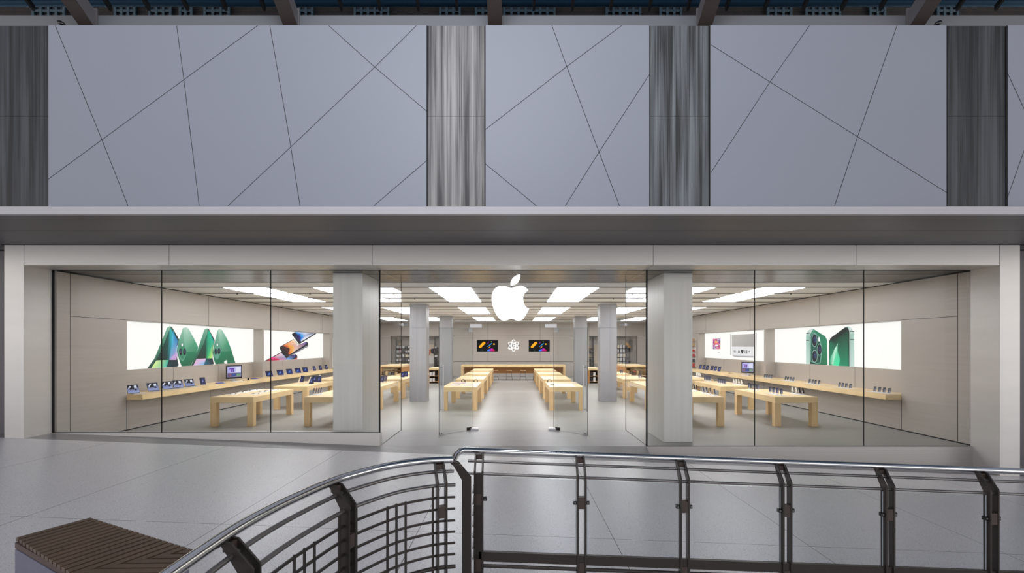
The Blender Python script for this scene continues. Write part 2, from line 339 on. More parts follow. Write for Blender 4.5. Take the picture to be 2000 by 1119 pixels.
# glazed hall roof
sl = .54; rz0 = 8.38
raf = None
for i, X in enumerate((170, 568, 967, 1376, 1790)):
    x = (X-CX)*9.8/F; w = .11
    root = empty('roof_rafter', (x, 9.86, rz0), 0, 'sloping steel roof rafter, %s from the left of five' % ['first', 'second', 'third', 'fourth', 'fifth'][i], 'rafter', 'hall roof rafters')
    root['kind'] = 'structure'
    mb = MB(); mb.prism([(-w, 0, 0), (-w, 0, .34), (-w, -14, .34+14*sl), (-w, -14, 14*sl)], (2*w, 0, 0)); mb.build('web', 'rafter_grey', root)
    mb = MB(); mb.prism([(-w-.02, 0, -.02), (-w-.02, 0, 0), (-w-.02, -14, 14*sl), (-w-.02, -14, 14*sl-.02)], (2*w+.04, 0, 0)); mb.build('flange', 'rafter_brown', root)
    mb = MB(); mb.box(-w-.02, w+.02, .0, .03, -.06, .4); mb.build('bracket', 'rafter_grey', root)
zr = lambda y: 8.80+(9.95-y)*sl
k = 0
for i in range(-15, 18):
    x = -.35+i*.722
    if min(abs(x-(X-CX)*9.8/F) for X in (170, 568, 967, 1376, 1790)) < .2: continue
    k += 1; mb = MB(); mb.prism([(x-.025, 9.95, zr(9.95)-.02), (x-.025, 9.95, zr(9.95)+.08), (x-.025, -4, zr(-4)+.08), (x-.025, -4, zr(-4)-.02)], (.05, 0, 0))
    o = mb.build('glazing_bar', 'glazing_black'); tag(o, 'thin black bar of the sloping glass roof', 'glazing bar', 'black glazing bars of the hall roof', 'structure')
mb = MB(); mb.prism([(-14, 9.97, zr(9.97)+.09), (-14, 9.97, zr(9.97)+.10), (-14, -4, zr(-4)+.10), (-14, -4, zr(-4)+.09)], (28, 0, 0))
struct(mb.build('window_roof', 'roof_glass'), 'sloping roof glass over the hall')
# building behind the roof
bb = empty('brick_building', (0, 16, 9), 0, 'dark brick building seen through the glass roof', 'building')
mb = MB(); mb.box(-19, 19, 0, .4, -1, 7); mb.build('wall', 'brick', bb)
for a, b_ in ((65, 125), (225, 263), (292, 333), (352, 374), (400, 447), (585, 610), (693, 758), (860, 898), (930, 956), (985, 1083), (1185, 1250), (1290, 1330), (1500, 1545), (1575, 1640), (1700, 1728), (1832, 1870)):
    x0, x1 = (a-CX)*15.9/F, (b_-CX)*15.9/F; z0, z1 = 12.35-9, 12.79-9
    mb = MB(); mb.box(x0, x1, -.06, 0, z0, z1); wo = mb.build('window', 'window_dark', bb)
    mb = MB(); n = max(2, round((x1-x0)/.22))
    for q in range(n+1):
        xx = x0+(x1-x0)*q/n; mb.box(xx-.035, xx+.035, -.12, -.06, z0, z1)
    mb.box(x0, x1, -.11, -.06, z0+.16, z0+.23); mb.box(x0, x1, -.11, -.06, z1-.03, z1); mb.build('window_frame', 'window_blue', wo)
mb = MB(); pz = at(0, 6, 13).z
mb.tube([(-15, 13, pz), (15, 13, pz)], .085, 16)
tag(mb.build('roof_pipe', 'pipe_blue', smooth=True), 'long blue-grey pipe running across beyond the glass roof', 'pipe')
# two small floodlights on the panel top
for i, (X, sgn) in enumerate(((122, -1), (1830, 1))):
    p = at(X, 49, 9.66); r_ = empty('floodlight', (p.x, 9.66, zP1), 0, 'small dark floodlight on the facade top, beside the %s rafter' % ['first', 'fifth'][i], 'floodlight', 'facade floodlights')
    mb = MB(); mb.tube([(0, 0, 0), (.01*-sgn, 0, .05)], .012); mb.build('stem', 'black_plastic', r_)
    mb = MB(); mb.ell((.0, 0, 0), .075, .05, .04); mb.build('head', 'black_plastic', r_, smooth=True, mtx=Matrix.Translation((sgn*.02, 0, .075)) @ Matrix.Rotation(-sgn*.45, 4, 'Y'))

# ================================================================== SHOP SHELL
for s, side in ((-1, 'left'), (1, 'right')):
    mb = MB(); X0 = 11.41; X1 = 12.2
    def wb(xa, xb, y0, y1, z0, z1): mb.box(s*xa, s*xb, y0, y1, z0, z1)
    wb(X0, X1, yG+.02, 43, 0, .9); wb(X0, X1, yG+.02, 43, 3.25, zC); wb(X0, X1, yG+.02, 15.62, .9, 3.25); wb(X0, X1, 24.03, 24.19, .9, 3.25); wb(X0, X1, 32.8, 43, .9, 3.25)
    wb(11.84, X1, 15.62, 32.8, .9, 3.25)
    mb.cur = 1; e = .002
    def line(y0, y1, z0, z1, xx=X0): mb.box(s*(xx-e), s*(xx+.004), y0, y1, z0, z1)
    for yy in (13.62, 19.8, 25.6, 31.5): line(yy, yy+.014, 3.25, zC)
    line(13.62, 13.634, 0, 3.25); line(15.6, 15.62, 0, .9); line(13.62, 15.62, 3.25, 3.262); line(15.62, 43, 3.25, 3.256)
    for yy in (19.9, 24.2, 28.6): line(yy, yy+.012, .02, .9)
    for yy in (18.4, 21.2, 27.1, 29.9): line(yy, yy+.01, 1.06, 1.76, 11.84)
    line(yG+.03, 43, 0, .03); line(yG+.03, 43, zC-.03, zC)
    struct(mb.build('wall_'+side, ['steel_wall', 'joint']), '%s side wall of the shop in warm grey steel panels' % side)
# back wall with two recessed shelving bays
mb = MB(); mb.box(-12.2, 12.2, 43, 43.3, 3.27, zC); mb.box(-6.1, 6.1, 43, 43.3, 0, 3.27); mb.box(-12.2, -9.95, 43, 43.3, 0, 3.27); mb.box(9.95, 12.2, 43, 43.3, 0, 3.27)
mb.box(-12.2, 12.2, 44.3, 44.5, 0, 3.4); mb.box(-12.2, 12.2, 43.3, 44.3, 3.27, 3.4)
mb.cur = 1
for x in (-2.12, 2.12, -6.09, 6.07): mb.box(x-.008, x+.008, 42.996, 43.001, 1.25, zC)
mb.box(-11.4, 11.4, 42.996, 43.001, 3.27, 3.29); mb.box(-6.1, 6.1, 42.99, 43.001, 1.18, 1.21); mb.box(-10.0, -9.93, 42.98, 43.0, 0, 3.27); mb.box(9.93, 10.0, 42.98, 43.0, 0, 3.27)
struct(mb.build('wall_back', ['steel_wall', 'joint']), 'grey panelled back wall of the shop')
# ceiling: white bands between dark slots
slots = [16.95, 18.95, 20.8, 22.75, 25.7, 27.6, 29.6, 31.5, 34.6, 36.5, 38.4, 40.2]
mb = MB(); e0 = yD+.05
for sy in slots+[43.05]:
    mb.box(-12.1, 12.1, e0, sy-.01, zC, zC+.1); e0 = sy+.07
mb.cur = 1; mb.box(-12.1, 12.1, yD+.03, 43.2, zC+.12, zC+.2)
for sy in slots: mb.box(-11.4, 11.4, sy+.01, sy+.07, zC-.022, zC+.11)
struct(mb.build('ceiling', ['ceiling_white', 'slot_black']), 'white shop ceiling of long bands with dark slots')
lp = None
rows = [(16.95, 18.95, 20.8, 22.75), (25.7, 27.6, 29.6, 31.5), (34.6, 36.5, 38.4, 40.2)]
cols = [(-9.4, -8.07), (-6.5, -5.17), (-2.75, -1.4), (1.4, 2.75), (5.17, 6.5), (8.07, 9.4)]
cn = ['over the outer left tables', 'over the inner left tables', 'over the centre-left tables', 'over the centre-right tables', 'over the inner right tables', 'over the outer right tables']
for ri, row in enumerate(rows):
    pk = None
    for ci, (x0, x1) in enumerate(cols):
        lb = 'long white ceiling light panel %s, %s row from the glass' % (cn[ci], ['first', 'second', 'third'][ri])
        loc = ((x0+x1)/2, row[0], zC-.012)
        if pk is None:
            pk = empty('ceiling_light', loc, 0, lb, 'ceiling light', 'rectangular ceiling light panels'); w = .67
            for a, b_ in zip(row, row[1:]):
                mb = MB(); mb.box(-w, w, a-row[0]+.10, b_-row[0]-.10, 0, .011); mb.build('diffuser', 'light_panel', pk)
            for a in row[1:3]:
                for xx in (-.3, .3):
                    mb = MB(); mb.tube([(xx, a-row[0], .02), (xx, a-row[0], -.07)], .035, 8); sl_ = mb.build('spotlight', 'white_plastic', pk)
                    mb = MB(); mb.tube([(xx, a-row[0], -.072), (xx, a-row[0], -.076)], .028, 8); mb.build('lens', 'lamp_dot', sl_)
        else: dup(pk, loc, 0, lb, 'rectangular ceiling light panels')
# small dark sprinklers in the slots
spk = None
for i, (x, y) in enumerate(((-7.3, 18.95), (-3.9, 20.8), (-7.3, 22.75), (3.9, 20.8), (7.3, 18.95), (7.3, 22.75), (-9.9, 18.95), (9.9, 18.95))):
    if spk is None:
        mb = MB(); mb.tube([(0, 0, .05), (0, 0, -.05)], .015, 8); mb.tube([(0, 0, -.05), (0, 0, -.06)], .04, 8); spk = mb.build('sprinkler', 'black_plastic'); o = spk; tag(o, cat='sprinkler')
    else: o = spk.copy(); C.objects.link(o)
    o.location = (x, y, zC); tag(o, 'tiny dark sprinkler head in a ceiling slot', None, 'ceiling sprinklers')
# columns
def column(x0, x1, y0, y1, lb, m_='steel_column'):
    mb = MB(); mb.box(x0, x1, y0, y1, 0.001, zC-.001); o = mb.build('column', [m_], bevel=.006); return tag(o, lb, 'column', 'steel columns', 'structure')
column(-4.69, -3.92, 13.72, 15.45, 'large steel pillar behind the left shop glass', 'steel_column'); column(3.87, 4.62, 13.72, 15.45, 'large steel pillar behind the right shop glass')
column(-4.67, -3.92, 23.7, 24.45, 'inner steel column left of the aisle, nearer the doors', 'steel_inner'); column(3.85, 4.60, 23.7, 24.45, 'inner steel column right of the aisle, nearer the doors', 'steel_inner')
column(-4.70, -3.91, 33.3, 34.05, 'inner steel column left of the aisle, further back', 'steel_inner'); column(3.81, 4.60, 33.3, 34.05, 'inner steel column right of the aisle, further back', 'steel_inner')
# shop glass
wi = 0
def pane(x0, x1, y0, y1, z0, z1, lb, m_='glass', seal=None):
    global wi; wi += 1
    mb = MB(); mb.box(x0, x1, y0, y1, z0, z1); o = mb.build('window_%d' % wi, m_); tag(o, lb, 'window', None, 'structure')
    if seal:
        mb = MB(); mb.box(*seal); mb.build('seal', 'joint', o)
    return o
gx = [(X-CX)*yG/F for X in (105, 316.5, 529.5, 743)]; gr = [(X-CX)*yG/F for X in (1261.5, 1473, 1686, 1897)]
names = ['leftmost tall shop window pane', 'second tall shop pane from the left', 'shop pane in front of the left pillar']
for i in range(3): pane(gx[i]+.004, gx[i+1]-.018, yG-.008, yG+.008, .344, zC-.012, names[i], seal=(gx[i+1]-(.017 if i < 2 else .04), gx[i+1]+.0, yG-.012, yG+.012, .344, zC-.012))
names = ['shop pane in front of the right pillar', 'second tall shop pane from the right', 'rightmost tall shop window pane']
for i in range(3): pane(gr[i]+.018, gr[i+1]-.004, yG-.008, yG+.008, .006, zC-.012, names[i], seal=(gr[i], gr[i]+(.017 if i else .04), yG-.012, yG+.012, .006, zC-.012))
mb = MB(); mb.box(gx[0]-.02, gx[0]+.003, yG-.03, yG+.03, .344, zC); mb.box(gr[3]-.003, gr[3]+.02, yG-.03, yG+.03, .006, zC); struct(mb.build('trim_glass_edge', 'joint'), 'dark vertical joints where the glass meets the steel ends')
pane(-3.352, -3.336, yG+.02, yD-.01, .004, zC-.012, 'glass side pane left of the entrance recess', seal=(-3.352, -3.336, yD-.008, yD+.004, .004, zC-.012))
pane(3.30, 3.316, yG+.02, yD-.01, .004, zC-.012, 'glass side pane right of the entrance recess', seal=(3.30, 3.316, yD-.008, yD+.004, .004, zC-.012))
zT = 3.03
pane(-3.33, -1.27, yD-.006, yD+.006, .004, zT-.006, 'low glass pane left of the open doors'); pane(1.22, 3.295, yD-.006, yD+.006, .004, zT-.006, 'low glass pane right of the open doors')
pane(-3.33, 3.295, yD-.006, yD+.006, zT+.006, zC-.012, 'wide glass pane over the doors', seal=(-3.33, 3.295, yD-.004, yD+.004, zT-.005, zT+.005))
M['seal_pale'] = mat('seal_pale', (170, 176, 180), .3)
bpy.data.objects['window_%d' % wi].children[0].data.materials[0] = M['seal_pale']
# glass clamps at the recess corners
for s, lb in ((-1, 'small chrome glass clamp at the left recess corner'), (1, 'small chrome glass clamp at the right recess corner')):
    x = s*3.30; mb = MB(); mb.tube([(x, yD-.05, 3.12), (x, yD+.05, 3.12)], .04); mb.tube([(x-s*.16, yD, 3.12), (x+s*.1, yD, 3.12)], .03); tag(mb.build('glass_clamp', 'steel_satin', smooth=True), lb, 'clamp', 'chrome glass clamps')
# doors: pivoted at the jambs, swung out
for s, nm in ((-1, 1), (1, 2)):
    pv = Vector((s*1.235-.02, yD-.03, 0)); fr = Vector((at(857.5 if s < 0 else 1147.5, 0, 14.74).x, 14.74, 0)); d = (fr-pv); L_ = d.length; ang = math.atan2(d.y, d.x)
    ro = empty('door_%d' % nm, pv, ang, '%s glass entrance door, swung open outward' % ('left' if s < 0 else 'right'), 'door', 'glass entrance doors', 'structure')
    mb = MB(); mb.box(-.06, L_, -.006, .006, .012, zT-.02); mb.build('glass_leaf', 'glass_door', ro)
    mb = MB(); mb.box(-.062, -.058, -.006, .006, .012, zT-.14); mb.box(L_, L_+.004, -.007, .007, .012, zT-.02); mb.box(-.06, L_, -.007, .007, .008, .012); mb.build('glass_edge', 'seal_pale' if 0 else 'dark_tube', ro)
    mb = MB(); mb.box(-.02, .14, -.02, .02, zT-.13, zT-.012); mb.build('hinge_fitting', 'steel_satin', ro)
    mb = MB(); mb.box(.02, .18, -.022, .022, .012, .10); mb.build('floor_hinge', 'dark_metal', ro)
    mb = MB(); mb.box(L_-.14, L_-.01, -.02, .02, .012, .09); lk = mb.build('lock_fitting', 'steel_satin', ro)
    mb = MB(); mb.tube([(L_-.06, -.03, .055), (L_-.06, .03, .055)], .02); mb.build('lock_cylinder', 'steel_polish', lk)
    for t in (-1, 1):
        mb = MB(); mb.tube([(L_-.09, t*.07, .66), (L_-.09, t*.07, 1.97)], .019); hd = mb.build('handle', 'steel_satin', ro, smooth=True)
        mb = MB()
        for z in (.72, 1.90): mb.tube([(L_-.09, 0, z), (L_-.09, t*.07, z)], .012)
        mb.build('handle_mount', 'steel_satin', hd, smooth=True)
for s, lb in ((-1, 'left'), (1, 'right')):
    x = s*1.235-.02
    mb = MB(); mb.box(x-.05 if s < 0 else x-.30, x+.30 if s < 0 else x+.05, yD-.03, yD+.03, zT-.0, zT+.11)
    tag(mb.build('pivot_fitting', 'steel_satin', bevel=.004), 'steel pivot block on the overhead glass at the %s door' % lb, 'fitting', 'door pivot blocks')
    mb = MB(); mb.box(x-.02 if s < 0 else x-.20, x+.20 if s < 0 else x+.02, yD-.10, yD-.03+.06, .001, .07)
    tag(mb.build('floor_stop', 'steel_satin', bevel=.004), 'low steel pivot shoe on the floor at the %s door' % lb, 'fitting', 'door floor shoes')

# ================================================================== FRUIT EMBLEM
body = [(490,262),(440,248),(400,238),(360,237),(310,255),(275,290),(255,335),(250,400),(258,460),(275,520),(305,585),(345,635),(385,660),(420,660),(460,645),(490,638),(520,643),(555,658),(590,660),(625,645),(660,600),(690,550),(708,515),(680,502),(652,470),(636,420),(635,370),(650,330),(675,305),(697,290),(670,262),(630,240),(590,236),(540,248)]
leaf = [(597,98),(598,130),(585,165),(560,200),(525,222),(480,230),(478,205),(490,170),(515,135),(555,108)]
bodyS = smooth_loop([(x, y, 0) for x, y in body], (22, 29)); leafS = smooth_loop([(x, y, 0) for x, y in leaf], (0, 5))
gc = (479, 400)
def emblem_pts(c, w, U, V):          # c: centre; w: width; U, V: plane axes
    k_ = w/458; return [[Vector(c)+U*((p.x-gc[0])*k_)+V*(-(p.y-gc[1])*k_) for p in ps] for ps in (bodyS, leafS)]
yL = 13.26; c = at(920+479/6.22, 520+400/6.22, yL)
lo = empty('hanging_emblem', c, 0, 'large glowing white bitten-apple emblem hanging over the entrance', 'sign')
for nm, pts in zip(('body', 'leaf'), emblem_pts((0, 0, 0), .945, Vector((1, 0, 0)), Vector((0, 0, 1)))):
    mb = MB(); mb.prism(pts, (0, .12, 0)); mb.build('emblem_'+nm, 'logo_white', lo)
mb = MB(); mb.tube([(.045, .06, .44), (.045, .06, zC-.003-c.z)], .012); mb.build('hanging_rod', 'dark_tube', lo)

# ================================================================== TABLES
def make_table():
    t = empty('display_table', (0, 0, 0), 0, '', 'table'); w, l = .665, 3.0
    mb = MB(); mb.box(-w, w, 0, l, .73, .91); mb.build('tabletop', 'wood', t, bevel=.006)
    for sx in (-1, 1):
        for y0 in (0, l-.19):
            mb = MB(); mb.box(sx*w, sx*(w-.19), y0, y0+.19, 0, .7295); mb.build('leg', 'wood_end', t, bevel=.005)
    mb = MB(); mb.box(-.15, .15, 1.2, 1.8, .69, .7295); mb.build('cable_tray', 'black_plastic', t)
    return t
TK = Kind(make_table())
ordn = ['first', 'second', 'third', 'fourth']
for s, sd in ((-1, 'left'), (1, 'right')):
    for i, y in enumerate((16.38, 20.68, 24.95)):
        TK.put((s*8.73, y, 0), 0, 'pale wood table, %s from the glass in the row nearest %s wall' % (ordn[i], sd), 'pale wood display tables')
    for i, y in enumerate((16.4, 20.75, 25.1, 29.4)):
        TK.put((s*5.84, y, 0), 0, 'pale wood table, %s from the glass in the row behind %s pillar' % (ordn[i], sd), 'pale wood display tables')
    for i, y in enumerate((20.4, 24.95, 29.3, 33.6)):
        TK.put((-2.09 if s < 0 else 2.03, y, 0), 0, 'pale wood table, %s from the doors on the %s of the central aisle' % (ordn[i], sd), 'pale wood display tables')
# wall shelves
for s, sd in ((-1, 'left'), (1, 'right')):
    mb = MB(); mb.box(s*11.83, s*10.95, 15.62, 24.02, .905, 1.06); mb.box(s*11.40, s*10.95, 24.02, 24.2, .905, 1.06); mb.box(s*11.83, s*10.95, 24.2, 32.79, .905, 1.06); mb.box(s*11.40, s*10.95, 32.79, 36, .905, 1.06)
    tag(mb.build('wall_shelf', 'wood', bevel=0), 'long pale wood shelf along the %s wall' % sd, 'shelf', 'wood shelves along the walls')

# ================================================================== LIGHT BOXES
def lightbox(s, y0, y1, lb, draw):
    ro = empty('light_box', (s*11.84, (y0+y1)/2, 1.76), 0, lb, 'light box', 'advertising light boxes'); oy = (y0+y1)/2
    mb = MB(); mb.box(0, -s*.03, y0-oy, y1-oy, 0, 1.48); mb.build('lit_face', 'box_light', ro)
    mb = MB(); state = [0]; xp = s*11.81
    def q(X, Y):
        v = onx(X, Y, xp); v.z = min(max(v.z, 1.765), 3.235); v.y = min(max(v.y, y0+.01), y1-.01); return v
    def fan(px, cols):
        state[0] += 1; off = -s*(.001+.0006*state[0]); mb.fan([q(*p)-Vector((s*11.84-off, oy, 1.76)) for p in px], cols)
    draw(fan, xp); o = mb.build('printed_picture', 'print', ro); return ro
def z2(pts, ox, oy, k): return [(ox+x/k, oy+y/k) for x, y in pts]
def ellp(cx, cy, rx, ry, n=14): return [(cx+rx*cos(2*pi*i/n), cy+ry*sin(2*pi*i/n)) for i in range(n)]
def small_apple(cx, cy, w):
    k_ = w/458; return [[(cx+(x-gc[0])*k_, cy+(y-gc[1])*k_) for x, y in ps] for ps in (body, leaf)]
def dL1(fan, xp):
    Z = lambda p: z2(p, 240, 600, 5.596)
    def f(p, c): fan(Z(p), c)
    # first phone, screen side
    f([(265,680),(345,560),(415,390),(485,220),(510,207),(535,214),(600,325),(618,360),(592,430),(590,540),(612,662),(300,678)], [(20,70,55),(40,110,85),(70,140,110),(120,175,150),(150,195,170),(30,80,60),(10,30,28),(10,30,28),(10,40,35),(10,40,35),(10,40,35),(20,60,50)])
    f([(372,575),(440,420),(505,255),(495,400),(480,575)], [(8,44,36),(8,50,40),(14,90,80),(10,70,64),(6,44,38)])
    f([(480,575),(495,400),(505,255),(528,234),(540,300),(530,420),(505,575)], [(8,60,56),(12,90,84),(18,130,122),(40,190,195),(40,180,190),(30,150,170),(20,90,100)])
    f([(505,575),(530,420),(540,300),(545,252),(575,320),(598,360),(590,440),(570,500)], [(120,160,200),(50,180,215),(60,195,225),(40,170,210),(30,120,180),(40,130,190),(110,150,205),(140,160,210)])
    f([(505,575),(570,500),(590,440),(585,575)], [(190,160,215),(170,150,215),(160,150,210),(225,170,220)])
    f([(308,676),(365,582),(500,576),(475,665)], [(215,240,150),(220,245,160),(30,170,150),(60,190,170)])
    f([(478,665),(500,576),(585,578),(605,660)], [(8,50,60),(10,40,45),(12,40,50),(10,35,45)])
    f([(575,470),(585,430),(600,430),(596,540),(580,545)], [(170,200,230),(120,190,200),(110,180,190),(200,160,220),(220,180,220)])
    # second phone, back
    f([(590,480),(605,370),(655,228),(690,217),(720,240),(775,340),(822,437),(780,560),(740,650),(640,661),(612,570)], [(30,120,90),(90,160,130),(150,195,170),(180,215,195),(170,212,190),(110,180,150),(50,150,110),(20,120,80),(15,100,66),(15,105,72),(20,110,76)])
    f([(655,230),(690,220),(722,245),(800,400),(700,484),(672,400)], [(170,210,190),(202,228,214),(165,210,188),(50,150,108),(60,150,112),(120,185,155)])
    f([(690,487),(800,487),(780,560),(740,650),(645,660),(620,600)], [(30,130,92),(20,120,82),(14,112,74),(12,96,62),(12,100,66),(16,108,72)])
    f([(600,470),(618,415),(640,388),(662,398),(690,455),(694,500),(665,575),(645,588),(615,550)], [(110,170,145)]*9)
    f([(606,470),(622,420),(640,396),(658,405),(684,458),(688,500),(661,568),(645,578),(620,545)], [(60,140,106)]*9)
    f(ellp(628,488,17,37), (10,14,20)); f(ellp(672,488,18,37), (10,14,20)); f(ellp(630,484,8,18), (60,70,100)); f(ellp(674,484,8,18), (60,70,100)); f(ellp(645,412,9,16), (245,250,248)); f(ellp(648,548,4,7), (15,30,25))
    # third phone, screen side
    f([(740,650),(760,600),(822,440),(885,248),(910,231),(935,236),(985,330),(1000,360),(985,420),(975,550),(992,640)], [(16,60,48),(30,90,70),(50,130,100),(110,170,145),(140,190,165),(30,80,60),(10,30,28),(10,30,28),(10,40,35),(10,40,35),(10,40,35)])
    f([(800,562),(870,420),(915,290),(905,430),(900,562)], [(8,42,34),(8,56,44),(12,110,90),(10,70,56),(6,44,36)])
    f([(900,562),(905,430),(915,290),(935,252),(960,300),(965,420),(925,562)], [(8,70,56),(12,110,86),(16,140,110),(20,190,150),(16,185,150),(20,180,140),(60,190,110)])
    f([(925,562),(965,420),(960,300),(992,372),(980,430),(970,558)], [(110,210,110),(40,190,150),(20,170,160),(20,150,150),(120,210,120),(200,240,110)])
    f([(765,646),(800,566),(905,560),(880,640)], [(235,190,225),(225,185,215),(235,190,230),(100,190,225)])
    f([(880,640),(905,560),(970,558),(985,636)], [(30,110,140),(20,60,70),(10,30,34),(10,34,40)])
    # fourth phone, back
    f([(978,500),(990,410),(1030,252),(1055,239),(1080,250),(1140,355),(1180,460),(1226,618),(1008,637),(985,560)], [(30,120,90),(80,150,125),(140,188,165),(170,210,190),(150,200,178),(70,160,125),(30,135,95),(16,100,70),(14,104,70),(20,115,80)])
    f([(1032,255),(1056,242),(1082,256),(1150,390),(1090,480),(1055,400)], [(170,210,190),(200,228,212),(150,200,176),(50,150,108),(50,145,105),(110,180,150)])
    f([(1070,483),(1185,480),(1226,618),(1010,636),(1000,600)], [(26,130,92),(16,118,82),(14,100,68),(12,100,66),(18,110,74)])
    f([(986,470),(1003,415),(1025,388),(1045,400),(1065,460),(1064,505),(1035,565),(1018,572),(995,540)], [(90,160,135)]*9)
    f(ellp(1010,484,15,34), (10,14,20)); f(ellp(1045,480,16,34), (10,14,20)); f(ellp(1012,480,7,16), (60,70,100)); f(ellp(1047,476,7,16), (60,70,100)); f(ellp(1026,410,8,14), (240,248,245))
    for cx, cy, w in ((1120, 600, 38), (992, 628, 26), (606, 650, 34)):
        for ps in small_apple(cx, cy, w): f([(x, min(y, 650 if cx > 900 else 661)) for x, y in ps], (255, 255, 255))
def dL2(fan, xp):
    Z = lambda p: z2(p, 510, 630, 13.33)
    def f(p, c): fan(Z(p), c)
    f([(92,1022),(105,990),(515,772),(560,760),(680,930),(900,820),(940,860),(945,920),(900,985),(480,1008)], [(20,20,26)]*10)
    f([(150,995),(520,790),(600,860),(690,945),(880,850),(900,900),(760,985),(480,1000)], [(200,30,40),(245,220,235),(70,210,245),(50,190,245),(20,30,160),(40,20,90),(30,150,220),(240,120,160)])
    f([(130,1000),(230,930),(300,890),(440,940),(480,1000)], [(120,20,20),(230,40,40),(240,80,190),(235,40,90),(210,20,70)])
    f([(850,975),(880,940),(940,910),(930,960),(900,990)], [(220,60,60)]*5)
    f([(485,650),(500,620),(590,570),(845,430),(975,575),(1190,498),(1225,545),(1225,620),(700,905),(665,935),(640,915),(490,690)], [(16,16,22)]*12)
    f([(585,590),(845,443),(975,590),(1165,520),(1180,555),(830,770),(790,800)], [(245,120,30),(255,225,180),(252,244,248),(110,60,200),(60,40,130),(250,215,190),(245,170,80)])
    f([(560,600),(680,600),(700,560),(850,620),(860,680),(760,820),(730,830),(640,760)], [(200,60,20),(230,80,20),(250,170,60),(250,190,90),(250,190,100),(245,150,50),(210,30,20),(30,16,20)])
    f([(520,640),(560,600),(720,660),(750,700),(700,800),(700,880),(660,900),(520,690)], [(16,16,20),(60,30,30),(70,20,20),(90,10,20),(60,10,16),(20,12,16),(14,14,18),(14,14,18)])
    f([(700,880),(1220,585),(1222,620),(700,905),(668,930)], [(120,125,140),(190,190,205),(40,40,52),(30,30,40),(60,70,90)])
    f([(800,290),(885,230),(1130,240),(1435,262),(1430,292),(1010,550),(980,552),(805,320)], [(16,16,22)]*8)
    f([(880,240),(1140,246),(1385,266),(1385,285),(1200,400),(1040,495),(1030,420),(1080,330)], [(40,150,235),(240,240,250),(40,40,60),(180,190,215),(240,238,245),(230,235,250),(30,50,200),(60,170,240)])
    f([(860,262),(900,244),(1000,300),(1090,330),(1080,400),(1030,470),(1010,500)], [(20,20,50),(50,170,240),(30,90,220),(60,190,240),(40,120,230),(60,180,240),(16,16,40)])
    f([(830,300),(870,262),(1000,330),(1040,400),(1005,500),(980,530)], [(18,18,24),(18,18,30),(20,30,140),(24,40,170),(18,18,40),(16,16,22)])
def dR1(fan, xp):
    Z = lambda p: z2(p, 1540, 600, 4.303)
    def f(p, c): fan(Z(p), c)
    f([(148,476),(148,240),(160,200),(190,178),(215,186),(310,245),(326,280),(328,495)], [(200,225,215),(150,195,180),(200,220,214),(225,235,232),(40,130,100),(20,120,86),(30,120,90),(14,110,76)])
    f([(182,480),(180,240),(200,195),(225,200),(308,248),(322,285),(326,488)], [(16,60,46),(30,80,64),(70,150,120),(20,120,86),(22,130,92),(30,140,100),(14,120,80)])
    f([(150,215),(180,212),(180,220),(150,224)], (20,24,24)); f([(148,276),(176,274),(176,281),(148,283)], (20,30,28))
    f([(184,455),(186,240),(205,212),(228,214),(262,250),(280,330),(283,380),(270,470),(240,476)], [(120,180,160)]*9)
    f([(189,452),(191,243),(208,218),(228,220),(258,256),(275,334),(277,378),(265,464),(240,470)], [(30,90,74)]*9)
    for cx, cy, rx, ry in ((220, 277, 23, 57), (262, 356, 21, 50), (222, 412, 24, 53)):
        f(ellp(cx, cy, rx, ry, 20), (150,190,185)); f(ellp(cx, cy, rx*.87, ry*.9, 20), (10,20,28)); f(ellp(cx+3, cy-4, rx*.4, ry*.4), (50,70,120)); f(ellp(cx+3, cy-2, rx*.16, ry*.16), (8,10,14))
    f(ellp(260, 270, 8, 20), (245,250,248)); f(ellp(262, 432, 7, 17), (14,40,34))
    f([(343,494),(343,290),(356,258),(480,168),(505,160),(530,172),(555,215),(557,504)], [(14,90,64),(10,60,44),(8,24,22),(10,20,22),(180,210,200),(220,232,228),(170,205,192),(205,228,220)])
    f([(345,493),(346,292),(358,262),(482,174),(502,170),(514,200),(515,500)], [(10,60,44),(8,40,30),(8,20,20),(10,30,28),(10,26,26),(8,16,18),(6,30,24)])
    f([(348,490),(350,296),(362,268),(375,262),(384,282),(400,262),(505,196),(510,498)], [(20,150,104),(16,110,80),(8,40,32),(8,30,26),(8,30,26),(10,50,40),(10,60,46),(20,140,100)])
    f([(370,490),(410,310),(418,300),(415,360),(440,440),(425,494)], [(60,225,165),(200,242,222),(60,190,140),(30,160,115),(20,190,135),(60,235,170)])
    f([(350,480),(352,440),(395,340),(405,330),(380,480)], [(20,150,100),(40,190,140),(180,240,215),(210,250,230),(190,245,215)])
    f([(520,196),(556,200),(557,207),(521,204)], (20,24,24)); f([(520,268),(557,270),(557,276),(520,274)], (20,30,28))
